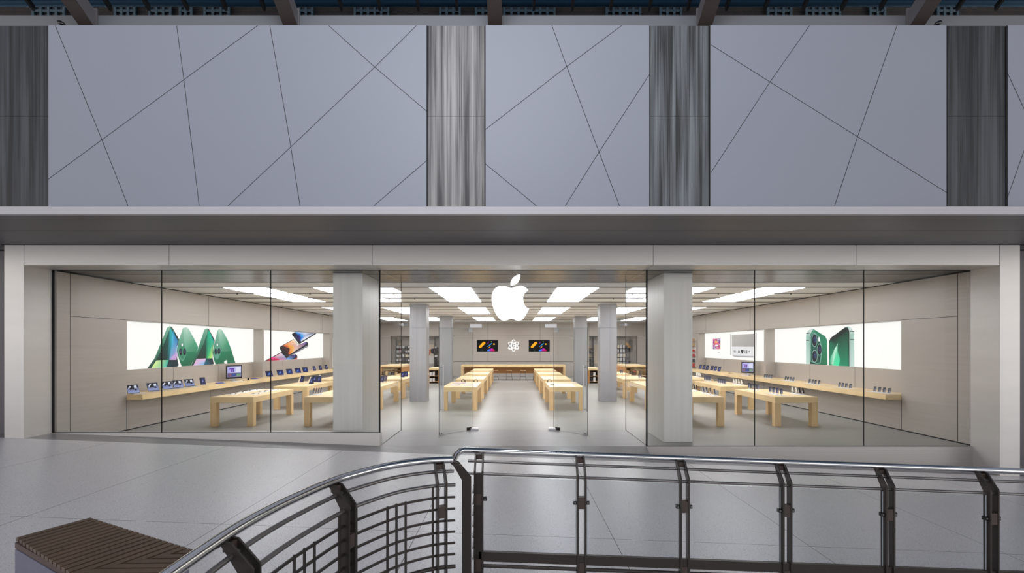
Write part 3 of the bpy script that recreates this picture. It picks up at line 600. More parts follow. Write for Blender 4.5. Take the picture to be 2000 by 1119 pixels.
def dR2(fan, xp):
    Z = lambda p: z2(p, 1350, 620, 11.187)
    def f(p, c): fan(Z(p), c)
    f([(475,468),(640,460),(640,690),(475,692)], [(230,60,60),(80,110,160),(240,120,50),(130,50,170)])
    rr = random.Random(3); cl = [(235,70,60),(250,150,60),(120,60,190),(40,80,200),(245,240,245),(240,90,160),(60,30,110),(200,60,190)]
    for i in range(5):
        for j in range(6):
            x0 = 478+i*32; y0 = 472+j*36; f([(x0+rr.uniform(-3,5), y0), (x0+30, y0+rr.uniform(-4,6)), (x0+28, y0+33), (x0+rr.uniform(0,10), y0+30)], [cl[rr.randrange(8)] for _ in range(4)])
    f(ellp(555, 535, 24, 24), (255,190,60)); f(ellp(560, 610, 34, 18), (250,250,252))
    f([(585,755),(635,752),(635,768),(585,768)], (200,200,200))
    f([(862,355),(880,355),(880,828),(862,822)], (188,184,184)); f([(1420,326),(1438,326),(1432,852),(1420,850)], (150,146,146))
    f([(895,380),(1392,352),(1392,860),(910,832),(895,820)], (238,236,238))
    f([(898,382),(1390,356),(1390,640),(898,636)], [(196,190,184),(176,170,166),(168,164,162),(186,182,178)])
    for i in range(9):
        x0 = 905+i*54; f([(x0,384-i*2.6),(x0+3,384-i*2.6),(x0+3,636),(x0,636)], (160,155,150))
    f([(910,832),(1380,846),(1370,880),(960,866)], [(150,148,148),(160,158,158),(215,212,212),(205,202,202)])
    for x0, x1, y0, y1 in ((930,938,722,762),(952,962,722,764),(980,988,722,766),(1008,1018,722,768),(1042,1072,722,778),(1184,1196,716,786),(1224,1238,716,788),(1336,1344,748,764)): f([(x0,y0),(x1,y0),(x1,y1),(x0,y1)], (24,22,26))
    f([(1128,715),(1145,702),(1160,720),(1155,750),(1130,795),(1105,752),(1098,722),(1110,706)], (12,12,14)); f(ellp(1285, 748, 24, 12), (30,28,32))
    f([(900,680),(1380,672),(1380,676),(900,684)], (215,213,214)); f([(910,810),(1380,826),(1380,829),(910,813)], (200,198,198))
lightbox(-1, 15.63, 24.02, 'long left-wall light box picturing four green phones', dL1)
lightbox(-1, 24.2, 32.78, 'left-wall light box picturing tilted phones with bright screens', dL2)
lightbox(1, 15.63, 24.02, 'long right-wall light box picturing two large green phones', dR1)
lightbox(1, 24.2, 32.78, 'right-wall light box picturing a speaker-like device and a colourful square', dR2)

# ================================================================== DEVICES
def screenmesh(mb, P0, U, V, w, h, polys):    # polys in 0..1 units
    for i, (pts, col) in enumerate(polys):
        n_ = U.cross(V).normalized()*(.0006*(i+1)); mb.fan([P0+U*(x*w)+V*(y*h)+n_ for x, y in pts], col)
sq = [(0, 0), (1, 0), (1, 1), (0, 1)]
def rect(x0, y0, x1, y1): return [(x0, y0), (x1, y0), (x1, y1), (x0, y1)]
def make_laptop(dark=False):
    t = empty('laptop', (0, 0, 0), 0, '', 'laptop'); w = .37; d = .25; a = R(20)
    mb = MB(); mb.box(-w/2, w/2, -d, 0, 0, .014); mb.build('base', 'aluminium', t, bevel=.003)
    U = Vector((1, 0, 0)); V = Vector((0, sin(a), cos(a))); P = Vector((-w/2, .0, .016)); n_ = V.cross(U)*-1
    mb = MB(); mb.prism([P, P+U*w, P+U*w+V*.26, P+V*.26], (0, .008, -.002)); lid = mb.build('lid', 'aluminium' if 0 else 'black_plastic', t)
    mb = MB(); P1 = P+U*.008+V*.01+Vector((0, -.001, 0))
    if dark: pl = [(rect(0,0,1,1), [(20,30,90),(30,40,130),(20,20,60),(16,16,50)]), ([(.2,.2),(.6,.3),(.7,.8),(.35,.6)], [(60,110,200),(120,170,230),(40,60,160),(30,50,140)])]
    else: pl = [(rect(0,0,1,1), [(140,150,195),(150,160,205),(60,66,100),(50,54,80)]), (rect(.04,.6,.96,.97), (24,22,30)), (ellp(.18,.6,.07,.12,8), (225,228,240)), ([(.15,.5),(.35,.85),(.42,.55),(.3,.35)], (20,20,28)), (rect(.62,.6,.85,.9), (225,230,245)), (ellp(.28,.78,.08,.1,8), (235,235,245)), (ellp(.5,.5,.1,.12,8), (24,24,34)), (ellp(.7,.38,.12,.12,8), (30,30,44))]
    screenmesh(mb, P1, U, V, w-.016, .24, pl); mb.build('screen', 'print', t)
    mb = MB(); mb.box(-w/2+.03, w/2-.03, -d+.1, -.02, .0142, .0155); mb.build('keyboard', 'black_plastic', t)
    return t
def make_tablet():
    t = empty('tablet', (0, 0, 0), 0, '', 'tablet'); w = .2; h = .28; a = R(20); U = Vector((1, 0, 0)); V = Vector((0, sin(a), cos(a))); P = Vector((-w/2, -.05, .014))
    mb = MB(); mb.box(-.07, .07, -.06, .1, 0, .012); mb.build('base', 'white_plastic', t)
    mb = MB(); mb.prism([P, P+U*w, P+U*w+V*h, P+V*h], (0, .008, -.002)); mb.build('body', 'black_plastic', t)
    mb = MB(); screenmesh(mb, P+U*.01+V*.01-Vector((0, .001, 0)), U, V, w-.02, h-.02, [(sq, [(46,40,74),(64,56,96),(36,44,80),(22,26,50)]), ([(.3,.3),(.6,.35),(.65,.8),(.4,.7)], [(100,120,190),(140,150,210),(70,80,160),(60,60,140)])]); mb.build('screen', 'print', t)
    mb = MB(); mb.prism([(-.02, .02, .012), (-.02, .07, .012), (-.02, .04, .2), (-.02, .03, .2)], (.04, 0, 0)); mb.build('stand', 'grey_plastic', t)
    return t
def make_phone(bodym, sc, h, tilt=R(18), pole=.0):
    t = empty('phone', (0, 0, 0), 0, '', 'phone'); w = h*.5; U = Vector((1, 0, 0)); V = Vector((0, sin(tilt), cos(tilt))); P = Vector((-w/2, -.03, .012+pole))
    mb = MB(); mb.tube([(0, 0, 0), (0, 0, .008)], .04, 14); mb.build('stand_base', 'white_plastic', t)
    mb = MB(); mb.tube([(0, 0, .008), (0, .0+sin(tilt)*(h*.5+pole), pole+h*.5)], .012, 8); mb.build('stand_stem', 'white_plastic', t)
    mb = MB(); mb.prism([P, P+U*w, P+U*w+V*h, P+V*h], (0, .009, -.003)); mb.build('body', bodym, t, bevel=.003)
    mb = MB(); screenmesh(mb, P+U*w*.06+V*h*.03-Vector((0, .001, 0)), U, V, w*.88, h*.94, [(sq, sc)]); mb.build('screen', 'print', t)
    return t
LAP = Kind(make_laptop()); LAPD = Kind(make_laptop(True)); TAB = Kind(make_tablet())
PH = Kind(make_phone('black_plastic', [(60,56,70),(170,168,182),(36,36,46),(24,24,30)], .15))
PHT = Kind(make_phone('black_plastic', [(80,76,100),(180,178,196),(48,46,62),(34,34,46)], .17, R(14), .04))
PHW = Kind(make_phone('cream_plastic', [(236,230,214),(240,232,220),(228,222,208),(232,226,212)], .17, R(14), .04))
PHB = Kind(make_phone('black_plastic', [(26,26,24),(36,34,32),(20,20,20),(16,16,16)], .17, R(14), .04))
def mat_at(loc, sx, sy, lb, grp='white display mats', rz=0, name='display_mat', m_='white_plastic'):
    if abs(loc[0]) < 9.5 and abs(loc[0]) > 8: loc = (math.copysign(min(max(abs(loc[0]), 8.07+sx/2), 9.39-sx/2), loc[0]), loc[1], loc[2])
    mb = MB(); mb.box(-sx/2, sx/2, -sy/2, sy/2, 0, .005); o = mb.build(name, m_); o.location = loc; o.rotation_euler = (0, 0, rz); return tag(o, lb, 'mat', grp)
# left wall shelf
near = ['nearest the glass', 'second from the glass', 'third from the glass', 'fourth from the glass', 'fifth from the glass']
for i, X in enumerate((264.5, 303, 331, 351.5, 374)):
    v = onx(X, 0, -11.38); LAP.put((-11.42, v.y, 1.0605), R(72), 'open laptop with white screen patches on the left shelf, %s' % near[i], 'laptops in a row on the left wall shelf')
v = onx(396, 0, -11.4); TAB.put((-11.4, v.y, 1.0605), R(60), 'lone tilted tablet on the left shelf, between the laptops and the desktop computer', None)
dn = ['nearest', 'second', 'third', 'fourth', 'fifth', 'sixth', 'seventh', 'farthest']
for i, X in enumerate((525.5, 547, 565, 581.5, 596, 612.5, 624.5, 636)):
    v = onx(X, 0, -11.4); (TAB if i > 4 else LAPD).put((-11.36, v.y, 1.0605), R(66), 'small dark %s under the tilted-phones light box, %s of eight' % ('tablet' if i > 4 else 'laptop', dn[i]), 'dark screens on the far left shelf')
def make_desktop(flip):
    t = empty('desktop_computer', (0, 0, 0), 0, '', 'computer'); w = .72; U = Vector((1, 0, 0)); V = Vector((0, 0, 1)); P = Vector((-w/2, 0, .10))
    mb = MB(); mb.box(-w/2, w/2, 0, .03, .10, .64); mb.build('display', 'black_plastic', t, bevel=.004)
    mb = MB(); screenmesh(mb, P+Vector((.045, -.001, .07)), U, V, w-.09, .43, [(sq, [(170,165,225),(200,195,240),(205,205,245),(180,178,235)]), (rect(.02,.02,.98,.36), [(60,60,90),(120,120,160),(40,40,60),(50,50,80)]), (rect(.05,.06,.3,.3), (130,90,120)), (rect(.34,.06,.6,.3), (60,80,150)), (rect(.66,.06,.94,.3), (120,160,130)),
        (rect(.12,.72,.5,.82), (110,50,170)), (rect(.24,.45,.32,.72), (120,50,170)), (rect(.38,.45,.46,.72), (90,40,150)), (rect(.62,.45,.95,.9), (225,225,248))]); mb.build('screen', 'print', t)
    mb = MB(); mb.prism([(-.09, .03, .01), (.09, .03, .01), (.07, .05, .3), (-.07, .05, .3)], (0, .01, 0)); mb.box(-.1, .1, -.06, .12, 0, .01); mb.build('stand', 'aluminium', t)
    mb = MB(); mb.box(-.22, .2, -.28, -.15, 0, .012); mb.build('keyboard', 'white_plastic', t)
    mb = MB(); mb.ell((.27, -.2, .012), .03, .05, .012); mb.build('mouse', 'black_plastic', t)
    return t
DSK = Kind(make_desktop(0))
v = onx(459, 0, -11.35); DSK.put((-11.38, v.y, 1.0605), R(66), 'desktop computer on the left wall shelf, screen showing purple shapes')
v = onx(1459, 0, 11.35); DSK.put((11.38, v.y, 1.0605), R(-62), 'desktop computer on the right wall shelf below the colourful-square light box')
for X, xx, lb, g_ in ((431, -11.2, 'flat blue booklet on the left shelf before the desktop computer', 1), (498, -11.2, 'flat blue booklet on the left shelf beyond the desktop computer', 1), (1427, 11.2, 'flat brown case on the right shelf beyond the desktop computer', 0)):
    v = onx(X, 0, xx); mb = MB(); mb.box(-.15, .15, -.11, .11, 0, .012); mb.box(-.14, .14, .0, .10, .012, .03); m_ = 'blue_cover' if g_ else 'box_tan'
    if 'blue_cover' not in M: mat('blue_cover', (96, 100, 170), .5)
    o = mb.build('booklet' if g_ else 'flat_case', m_); o.location = (xx, v.y, 1.0605); o.rotation_euler = (0, 0, R(70)); tag(o, lb, 'booklet' if g_ else 'case')
v = onx(485, 0, -11.1); mb = MB(); mb.tube([(0, 0, 0), (0, 0, .01)], .07, 14); mb.ell((0, 0, .05), .045, .045, .045); o = mb.build('game_controller', 'black_plastic', smooth=True); o.location = (-11.1, v.y, 1.0605); tag(o, 'small round dark gadget beside the left desktop computer', 'gadget')
# right wall shelf
for i, X in enumerate((1368.6, 1375.7, 1382, 1391.4, 1398, 1405.7)):
    v = onx(X, 0, 11.4); TAB.put((11.38, v.y, 1.0605), R(-66), 'dark tablet on right shelf under the colourful square, %s of six' % ['farthest', 'fifth nearest', 'fourth nearest', 'third nearest', 'second nearest', 'nearest'][i], 'tablets on the far right shelf')
gnames = ['beside the shelf divider', 'second group from the divider', 'middle group', 'second group from the glass', 'group nearest the glass']
for gi, g_ in enumerate(((1494, 1498, 1502.5, 1507), (1534.6, 1539, 1544, 1549.5), (1581.5, 1587.5, 1593, 1600), (1640, 1646, 1653, 1661), (1709, 1718, 1727, 1737))):
    ya, yb = onx(g_[0], 0, 11.3).y, onx(g_[-1], 0, 11.3).y
    mat_at((11.27, (ya+yb)/2, 1.0605), .26, abs(ya-yb)+.3, 'white mat under phones on the right shelf, %s' % gnames[gi], 'white mats on the right shelf')
    for i, X in enumerate(g_):
        v = onx(X, 0, 11.3); PH.put((11.3, v.y, 1.0660), R(-55), 'small phone on right wall shelf, %s, %s' % (gnames[gi], ['farthest', 'third nearest', 'second nearest', 'nearest'][i]), 'phones on the right wall shelf')
# phones on the tables (X, Y of foot)
tz = .9105
def group_phones(K, pts, place, grp, rz=0.0, mat_=True):
    P = [onz(X, Y, tz) for X, Y in pts]
    nm = {2: ['left one', 'right one'], 3: ['leftmost of three', 'middle of three', 'rightmost of three'], 4: ['leftmost of four', 'second from left of four', 'third from left of four', 'rightmost of four']}[len(P)]
    if mat_:
        c_ = sum(P, Vector())/len(P); dx = max(p.x for p in P)-min(p.x for p in P)+.16; dy = max(p.y for p in P)-min(p.y for p in P)+.16
        mat_at((c_.x, c_.y, tz), dx, dy, 'white mat under the phones %s' % place, 'white mats on the tables')
    for i, p in enumerate(P): K.put((p.x, p.y, tz+(.0055 if mat_ else .0)), rz, 'standing phone %s, %s' % (place, nm[i]), grp)
group_phones(PHT, ((1504.5, 768), (1511, 769.5), (1518, 771), (1526, 772.5)), 'left side of the front right-wall table', 'phones on the front right table', -.3)
group_phones(PHW, ((1547.5, 768), (1554.5, 769.5)), 'in cream, front right-wall table', 'cream phones on the front right table', .6)
group_phones(PHB, ((1561.5, 770.5), (1568.5, 771.5)), 'in black, front right-wall table', 'black phones on the front right table', .6)
group_phones(PHT, ((1463, 760), (1468, 761), (1474, 762), (1480, 762.8)), 'back left of the front right-wall table', 'phones at the back of the front right table', -.3)
group_phones(PHT, ((1404, 749.3), (1408, 750), (1412, 750.7), (1416, 751.3)), 'near corner of second right-wall table', 'phones on the second right table', -.2)
group_phones(PHW, ((1433, 750), (1438, 750.6), (1443, 751.2), (1448, 751.8)), 'in cream, second right-wall table', 'cream phones on the second right table', .7)
group_phones(PHT, ((1377, 743.3), (1380.5, 743.8), (1383.5, 744.3), (1387, 744.9)), 'far left of the second right-wall table', 'phones at the back of the second right table', -.2)
group_phones(PHW, ((1360, 735.2), (1363.5, 735.8), (1367, 736.5)), 'on the third right-wall table', 'phones on the third right table', .5)
group_phones(PHT, ((1374, 767.5), (1380, 769), (1387.5, 771), (1396, 773)), 'corner of table beside right pillar', 'phones on the table beside the right pillar', .9)
group_phones(PHB, ((1356, 762.5), (1360, 764)), 'next to the right pillar', 'phones beside the right pillar', .9)
group_phones(PHB, ((1236, 734), (1239, 735)), 'seen through right side pane, farther', 'phones seen through the right side pane', .4, False)
group_phones(PHT, ((1248, 739.2), (1252, 739.8)), 'seen through right side pane, nearer', 'phones seen through the right side pane', .4, False)
group_phones(PHT, ((1212, 730.2), (1215, 730.6)), 'on farthest table behind right pillar', 'phones on the far inner right table', .4, False)
group_phones(PHT, ((613, 771.5), (618, 771), (622.5, 770.3), (627, 769.7)), 'on the table beside the left pillar', 'phones beside the left pillar', -.9)
# tablets / white easels on second left table
def make_easel():
    t = empty('tablet_easel', (0, 0, 0), 0, '', 'easel')
    mb = MB(); mb.prism([(-.09, 0, .0), (-.09, .02, 0), (-.09, .14, .30), (-.09, .12, .30)], (.2, 0, 0)); mb.build('back_panel', 'cream_plastic', t, bevel=.004)
    mb = MB(); mb.box(-.1, .12, -.1, .12, 0, .012); mb.build('foot', 'white_plastic', t); return t
EAS = Kind(make_easel())
for i, (X, Y, lb) in enumerate(((580, 751.5, 'cream tablet easel on the second left-wall table, nearer the wall'), (600, 751, 'cream tablet easel on the second left-wall table, among the tablets'), (619, 745.6, 'cream tablet easel at the far end of the second left-wall table'))):
    p = onz(X, Y, tz); EAS.put((p.x, p.y, tz), R(-60), lb, 'cream easels')
for i, (X, Y, lb) in enumerate(((590, 746.5, 'dark tablet between the cream easels on the second left table'), (608, 750, 'blue tablet at the near edge of the second left table'), (614.5, 746.5, 'tablet behind the near blue tablet on the second left table'), (623, 746.8, 'tablet at the far right of the second left table'),
        (793, 735.8, 'tablet on the third table behind the left pillar, left of inner column'), (786.5, 737, 'second tablet left of the inner column, by the pale one'), (752, 745, 'tablet on the table seen through the left side pane, right one'), (746.5, 746.5, 'tablet on the table seen through the left side pane, left one'))):
    p = onz(X, Y, tz); TAB.put((p.x, p.y, tz), R((-25, 20, 10, 15, 10, 10, -20, -20)[i]), lb, 'tablets on the left tables')
# flat things on the first left table
LX = [(455, 769.5), (469, 766), (482, 763.5), (497, 761.5), (500, 769), (512, 765.5), (524, 763), (538, 761)]
nm_ = ['front left', 'second along the left', 'middle of the left side', 'back left', 'near right edge', 'centre right', 'right side middle', 'far right', 'far centre']
fl = None
for i, (X, Y) in enumerate(LX):
    p = onz(X, Y, tz); mat_at((p.x, p.y, tz), .34, .40, 'white mat of flat gadgets on the front left table, %s' % nm_[i], 'white mats on the front left table')
    if fl is None:
        fl = empty('watch', (0, 0, 0), 0, '', 'watch'); mb = MB(); mb.box(-.02, .02, -.025, .025, .0, .014); mb.build('case', 'black_plastic', fl, bevel=.004)
        mb = MB(); mb.box(-.013, .013, -.11, -.026, .0, .006); mb.box(-.013, .013, .026, .11, 0, .006); mb.build('strap', 'grey_plastic', fl); WK = Kind(fl)
    for j in (-1, 1): WK.put((max(-9.36, min(p.x, -8.07-.15))+j*.08 if abs(p.x) > 8 else p.x, p.y+.02*j, tz+.0055), j*.3, '%s wristwatch on the %s mat, front left table' % ('left' if j < 0 else 'right', nm_[i]), 'watches on the front left table')
# flat printed boards on the central tables
def board(x, y, sx, sy, lb, polys, rz=0):
    t = empty('printed_board', (x, y, tz), rz, lb, 'board', 'printed boards on the aisle tables')
    mb = MB(); mb.box(-sx/2, sx/2, -sy/2, sy/2, 0, .008); mb.build('sheet', 'paper', t)
    mb = MB(); screenmesh(mb, Vector((-sx/2, -sy/2, .0085)), Vector((1, 0, 0)), Vector((0, 1, 0)), sx, sy, polys); mb.build('printed_face', 'poster_print', t); return t
pk_ = [(rect(0,0,1,1), (226,216,212)), (rect(.06,.1,.94,.45), [(190,170,160),(200,150,140),(170,160,160),(200,190,190)]), (rect(.1,.55,.6,.9), (205,195,190)), (rect(.66,.55,.92,.9), (160,150,160))]
pw_ = [(rect(0,0,1,1), (246,242,246)), (rect(.08,.12,.92,.16), (200,190,200)), (rect(.08,.5,.92,.54), (205,196,204)), (rect(.2,.6,.5,.85), (222,212,222)), (rect(.1,.24,.4,.44), (214,206,216)), (rect(.5,.24,.9,.42), (226,218,228))]
board(-2.35, 21.3, .42, .9, 'pinkish printed board on the first aisle table, left half', pk_); board(-1.82, 21.2, .42, .9, 'pinkish printed board on the first left aisle table, right half', pk_)
board(-2.3, 22.4, .6, .7, 'printed board towards the back of the first left aisle table', pk_)
board(2.0, 21.3, .75, 1.5, 'large white printed board on the first right aisle table', pw_); board(2.52, 22.2, .2, .5, 'narrow pinkish strip board on the first right aisle table', pk_)
for i, (X, Y, lb) in enumerate(((929, 746.6, 'black headphones at the back of the first left aisle table, aisle edge'), (1073, 746.6, 'black headphones at the back of the first right aisle table, aisle edge'), (905, 746.4, 'black headphones at the back middle of the first left aisle table'))):
    p = onz(X, Y, tz); t = empty('headphones', (p.x, p.y, tz), 0, lb, 'headphones', 'headphones on the aisle tables')
    mb = MB(); mb.tube([(.075*cos(a), 0, .05+.075*sin(a)) for a in [pi*k_/10 for k_ in range(11)]], .01, 8); mb.build('headband', 'black_plastic', t, smooth=True)
    for s in (-1, 1): mb = MB(); mb.ell((s*.07, 0, .045), .022, .04, .045); mb.build('ear_cup', 'black_plastic', t, smooth=True)
p = onz(1082, 767, tz); mb = MB(); mb.box(-.09, .09, -.02, .02, 0, .02); o = mb.build('pen_tray', 'black_plastic'); o.location = (1.56, 21.6, tz); tag(o, 'small black tray left of the large white board', 'tray')

# ================================================================== BACK OF THE SHOP
sc_ = empty('service_counter', (0, 38.0, 0), 0, 'long pale wood service counter at the back wall', 'counter')
mb = MB(); mb.box(-3.80, 3.70, 0, 1.2, .95, 1.11); mb.build('worktop', 'wood', sc_, bevel=.02)
for x0, x1 in ((-3.80, -3.62), (3.52, 3.70)): mb = MB(); mb.box(x0, x1, 0, 1.2, 0, .949); mb.build('leg', 'wood_end', sc_, bevel=.01)
mb = MB(); mb.box(-3.6, 3.5, 1.0, 1.08, .46, .949); mb.build('modesty_panel', 'wood_deep', sc_)
def make_stool():
    t = empty('bar_stool', (0, 0, 0), 0, '', 'stool'); mb = MB(); mb.box(-.2, .2, -.18, .18, .68, .72); mb.build('seat', 'wood_end', t, bevel=.015)
    for sx in (-1, 1):
        for sy in (-1, 1): mb = MB(); mb.tube([(sx*.16, sy*.14, .68), (sx*.22, sy*.2, 0)], .014, 8); mb.build('leg', 'dark_tube', t)
    mb = MB(); mb.tube([(-.2, -.18, .25), (.2, -.18, .25), (.2, .18, .25), (-.2, .18, .25), (-.2, -.18, .25)], .01, 6); mb.build('footrest', 'dark_tube', t); return t
ST = Kind(make_stool())
for i, x in enumerate((-1.35, -.35, .65, 1.6)): ST.put((x, 38.3, 0), 0, 'wooden seated bar stool under the service counter, %s from the left' % ordn[i], 'bar stools at the service counter')
tvc = [(sq, (4,4,8)), ([(.08,.36),(.13,.30),(.20,.33),(.40,.72),(.40,.82),(.34,.86),(.28,.83),(.09,.46)], (250,175,30)), ([(.49,.42),(.53,.41),(.73,.70),(.71,.76)], (40,150,220)), ([(.49,.68),(.53,.70),(.58,.86),(.54,.84)], (140,30,170)), (ellp(.82,.65,.045,.07,10), (250,190,50)), (ellp(.69,.86,.02,.035,8), (190,200,60)), ([(.53,.29),(.57,.27),(.66,.42),(.62,.44)], (240,150,50)),
    ([(.47,.02),(.52,.14),(.62,.22),(.68,.20),(.70,.02)], [(40,160,250),(60,140,250),(90,60,230),(120,40,220),(80,60,240)]), ([(.62,.02),(.64,.20),(.71,.28),(.78,.22),(.84,.12),(.86,.02)], [(190,20,150),(160,30,200),(150,30,200),(220,10,40),(230,10,30),(200,10,60)]), (ellp(.26,.05,.015,.04,6), (40,120,60))]
for X0, X1, lb in ((931.5, 972.5, 'wall screen with coloured shapes on black, left of the atom sign'), (1032.8, 1073.6, 'wall screen with coloured shapes on black, right of the atom sign')):
    a, b_ = at(X0, 686.5, 42.95), at(X1, 664, 42.95); t = empty('wall_screen', ((a.x+b_.x)/2, 42.95, a.z), 0, lb, 'screen', 'wall screens on the back wall'); w = b_.x-a.x; h = b_.z-a.z
    mb = MB(); mb.box(-w/2, w/2, 0, .045, 0, h); mb.build('housing', 'black_plastic', t)
    mb = MB(); screenmesh(mb, Vector((-w/2+.02, -.002, .02)), Vector((1, 0, 0)), Vector((0, 0, 1)), w-.04, h-.04, tvc); mb.build('picture', 'print', t)
c = at(1003, 675, 42.98); t = empty('atom_sign', (c.x, 42.98, c.z), 0, 'white glowing atom symbol with tiny lettering on the back wall', 'sign')
mb = MB()
for k_ in range(3):
    a = pi/2+k_*pi/3; pts = [(.47*cos(u)*cos(a)-.17*sin(u)*sin(a), -.02, .47*cos(u)*sin(a)+.17*sin(u)*cos(a)) for u in [2*pi*i/28 for i in range(29)]]
    mb.tube(pts, .026, 6)
mb.ell((0, -.02, 0), .07, .02, .07); mb.ell((-.33, -.02, -.24), .06, .02, .06); mb.ell((.28, -.02, -.26), .06, .02, .06); mb.build('atom_rings', 'sign_white', t)
def text_part(s, size, parent, m_, loc, rot=(pi/2, 0, 0), ext=.003):
    cu = bpy.data.curves.new('lettering', 'FONT'); cu.body = s; cu.size = size; cu.extrude = ext; cu.align_x = 'CENTER'; cu.align_y = 'CENTER'
    tmp = bpy.data.objects.new('tmp', cu); C.objects.link(tmp); dg = bpy.context.evaluated_depsgraph_get(); me = bpy.data.meshes.new_from_object(tmp.evaluated_get(dg)); bpy.data.objects.remove(tmp)
    me.materials.clear(); me.materials.append(M[m_]); o = bpy.data.objects.new('lettering', me); C.objects.link(o); o.parent = parent; o.location = loc; o.rotation_euler = rot; return o
text_part('GENIUS BAR', .19, t, 'box_dark', (0, -.002, 0))
# shelving bays in the back wall
def shelf_bay(x0, x1, zs, lb, y0=43.75, y1=44.25):
    t = empty('shelving', ((x0+x1)/2, y0, 0), 0, lb, 'shelving'); w = (x1-x0)/2
    mb = MB(); mb.box(-w, w, y1-y0-.02, y1-y0, .2, 3.2); mb.build('back_panel', 'steel_wall', t)
    for x in (-w, w-.02): mb = MB(); mb.box(x, x+.02, 0, y1-y0-.02, .2, 3.2); mb.build('upright', 'dark_tube', t)
    for z in zs: mb = MB(); mb.box(-w+.02, w-.02, 0, y1-y0-.03, z-.03, z); mb.build('shelf', 'dark_metal', t)
zs = [2.27, 1.93, 1.55, 1.21, .88, .5]
shelf_bay(-9.8, -8.5, zs, 'shelving of white boxes in the back left recess'); shelf_bay(-6.6, -6.15, zs, 'narrow shelving at the right end of the back left recess')
shelf_bay(8.5, 9.6, zs, 'shelving of pale and purple boxes in the back right recess'); shelf_bay(6.15, 6.6, zs, 'narrow shelving at the left end of the back right recess')
rb = random.Random(5)
def boxes(x0, x1, zs_, pal, place, y=43.92, step=.24, hh=(.14, .24)):
    for ri_, z in enumerate(zs_):
        x = x0+.04; n_ = 0
        while x+step*.8 < x1-.02:
            w = step*rb.uniform(.55, .8); h = rb.uniform(*hh); mb = MB(); mb.box(-w/2, w/2, -.09, .09, 0, h); m_ = pal[rb.randrange(len(pal))]
            o = mb.build('product_box', m_, bevel=.004); o.location = (x+w/2, y, z+.001)
            cname = {'white_plastic': 'white', 'cream_plastic': 'cream', 'box_dark': 'dark', 'box_purple': 'purple', 'box_red': 'red', 'box_tan': 'tan', 'grey_plastic': 'grey'}[m_]
            n_ += 1; tag(o, '%s box on %s, %s shelf down, %s from left' % (cname, place, ['first', 'second', 'third', 'fourth', 'fifth', 'sixth'][ri_], ['first', 'second', 'third', 'fourth', 'fifth', 'sixth', 'seventh', 'eighth', 'ninth'][min(n_-1, 8)]), 'box', 'product boxes on '+place)
            x += step
boxes(-9.75, -8.5, zs, ['white_plastic', 'white_plastic', 'cream_plastic', 'grey_plastic'], 'the back left shelving')
boxes(-6.6, -6.15, zs[:5], ['white_plastic', 'box_dark'], 'the narrow back left shelving')
boxes(8.5, 9.25, zs[:5], ['white_plastic', 'cream_plastic', 'white_plastic'], 'the back right shelving, pale part', hh=(.26, .30)); boxes(9.25, 9.6, zs[:5], ['box_purple', 'grey_plastic'], 'the back right shelving, purple part', hh=(.22, .3))
boxes(6.15, 6.6, zs[:5], ['cream_plastic', 'box_dark', 'box_tan'], 'the narrow back right shelving')
def poster(x0, x1, z0, z1, lb, polys):
    t = empty('wall_poster', (x0, 44.27, z0), 0, lb, 'poster'); w, h = x1-x0, z1-z0
    mb = MB(); mb.box(0, w, 0, .02, 0, h); mb.build('backing', 'paper', t); mb = MB(); screenmesh(mb, Vector((0, -.001, 0)), Vector((1, 0, 0)), Vector((0, 0, 1)), w, h, polys); mb.build('printed_face', 'poster_print', t)
poster(-7.7, -6.68, 1.0, 2.6, 'poster of a raised orange arm and dark shape in the back left recess', [(sq, (226,212,196)), (rect(0,.0,1,.4), (238,232,226)), ([(.0,.35),(.55,.4),(.8,.58),(.75,.72),(.5,.75),(.3,.72),(.0,.6)], [(210,70,50),(220,110,70),(216,140,90),(216,140,90),(220,130,80),(216,100,60),(200,60,50)]), ([(.75,.55),(1,.5),(1,.8),(.72,.76)], (30,30,50))])
poster(6.68, 7.7, 1.0, 2.6, 'poster of stacked dark and red bags in the back right recess', [(sq, (222,206,186)), ([(.55,.62),(.75,.9),(1,.8),(1,.62)], (44,38,40)), ([(.5,.48),(1,.48),(1,.6),(.55,.6)], (180,40,50)), ([(.5,.3),(1,.3),(1,.45),(.55,.45)], (120,100,90)), ([(.5,.12),(1,.12),(1,.26),(.55,.26)], (150,130,120))])
# side wall accessory displays near the back
for s, pal, sd in ((-1, ['white_plastic', 'box_dark', 'grey_plastic'], 'left'), (1, ['box_red', 'box_tan', 'box_dark'], 'right')):
    t = empty('accessory_display', (s*11.40, 33.2, 1.06), 0, 'tall accessory display on the %s wall past the light boxes' % sd, 'display'); mb = MB(); mb.box(0, -s*.03, 0, 3.0, 0.05, 1.9); mb.build('back_panel', 'paper', t)
    for k_, z in enumerate((.1, .42, .74, 1.06, 1.38, 1.7)):
        mb = MB(); mb.box(-s*.03, -s*.2, 0, 3.0, z-.015, z); mb.build('shelf', 'dark_tube', t)
        for j in range(5):
            h = rb.uniform(.14, .24); mb = MB(); mb.box(-.07, .07, -.12, .12, 0, h); m_ = pal[rb.randrange(3)]; o = mb.build('accessory_pack', m_); o.location = (s*11.28, 33.4+j*.55, 1.061+z)
            tag(o, '%s accessory pack on %s wall display, %s shelf up, %s along' % ({'white_plastic': 'white', 'box_dark': 'dark', 'grey_plastic': 'grey', 'box_red': 'red', 'box_tan': 'tan'}[m_], sd, ['first', 'second', 'third', 'fourth', 'fifth', 'sixth'][k_], ['first', 'second', 'third', 'fourth', 'fifth'][j]), 'accessory', 'accessory packs on the %s wall display' % sd)
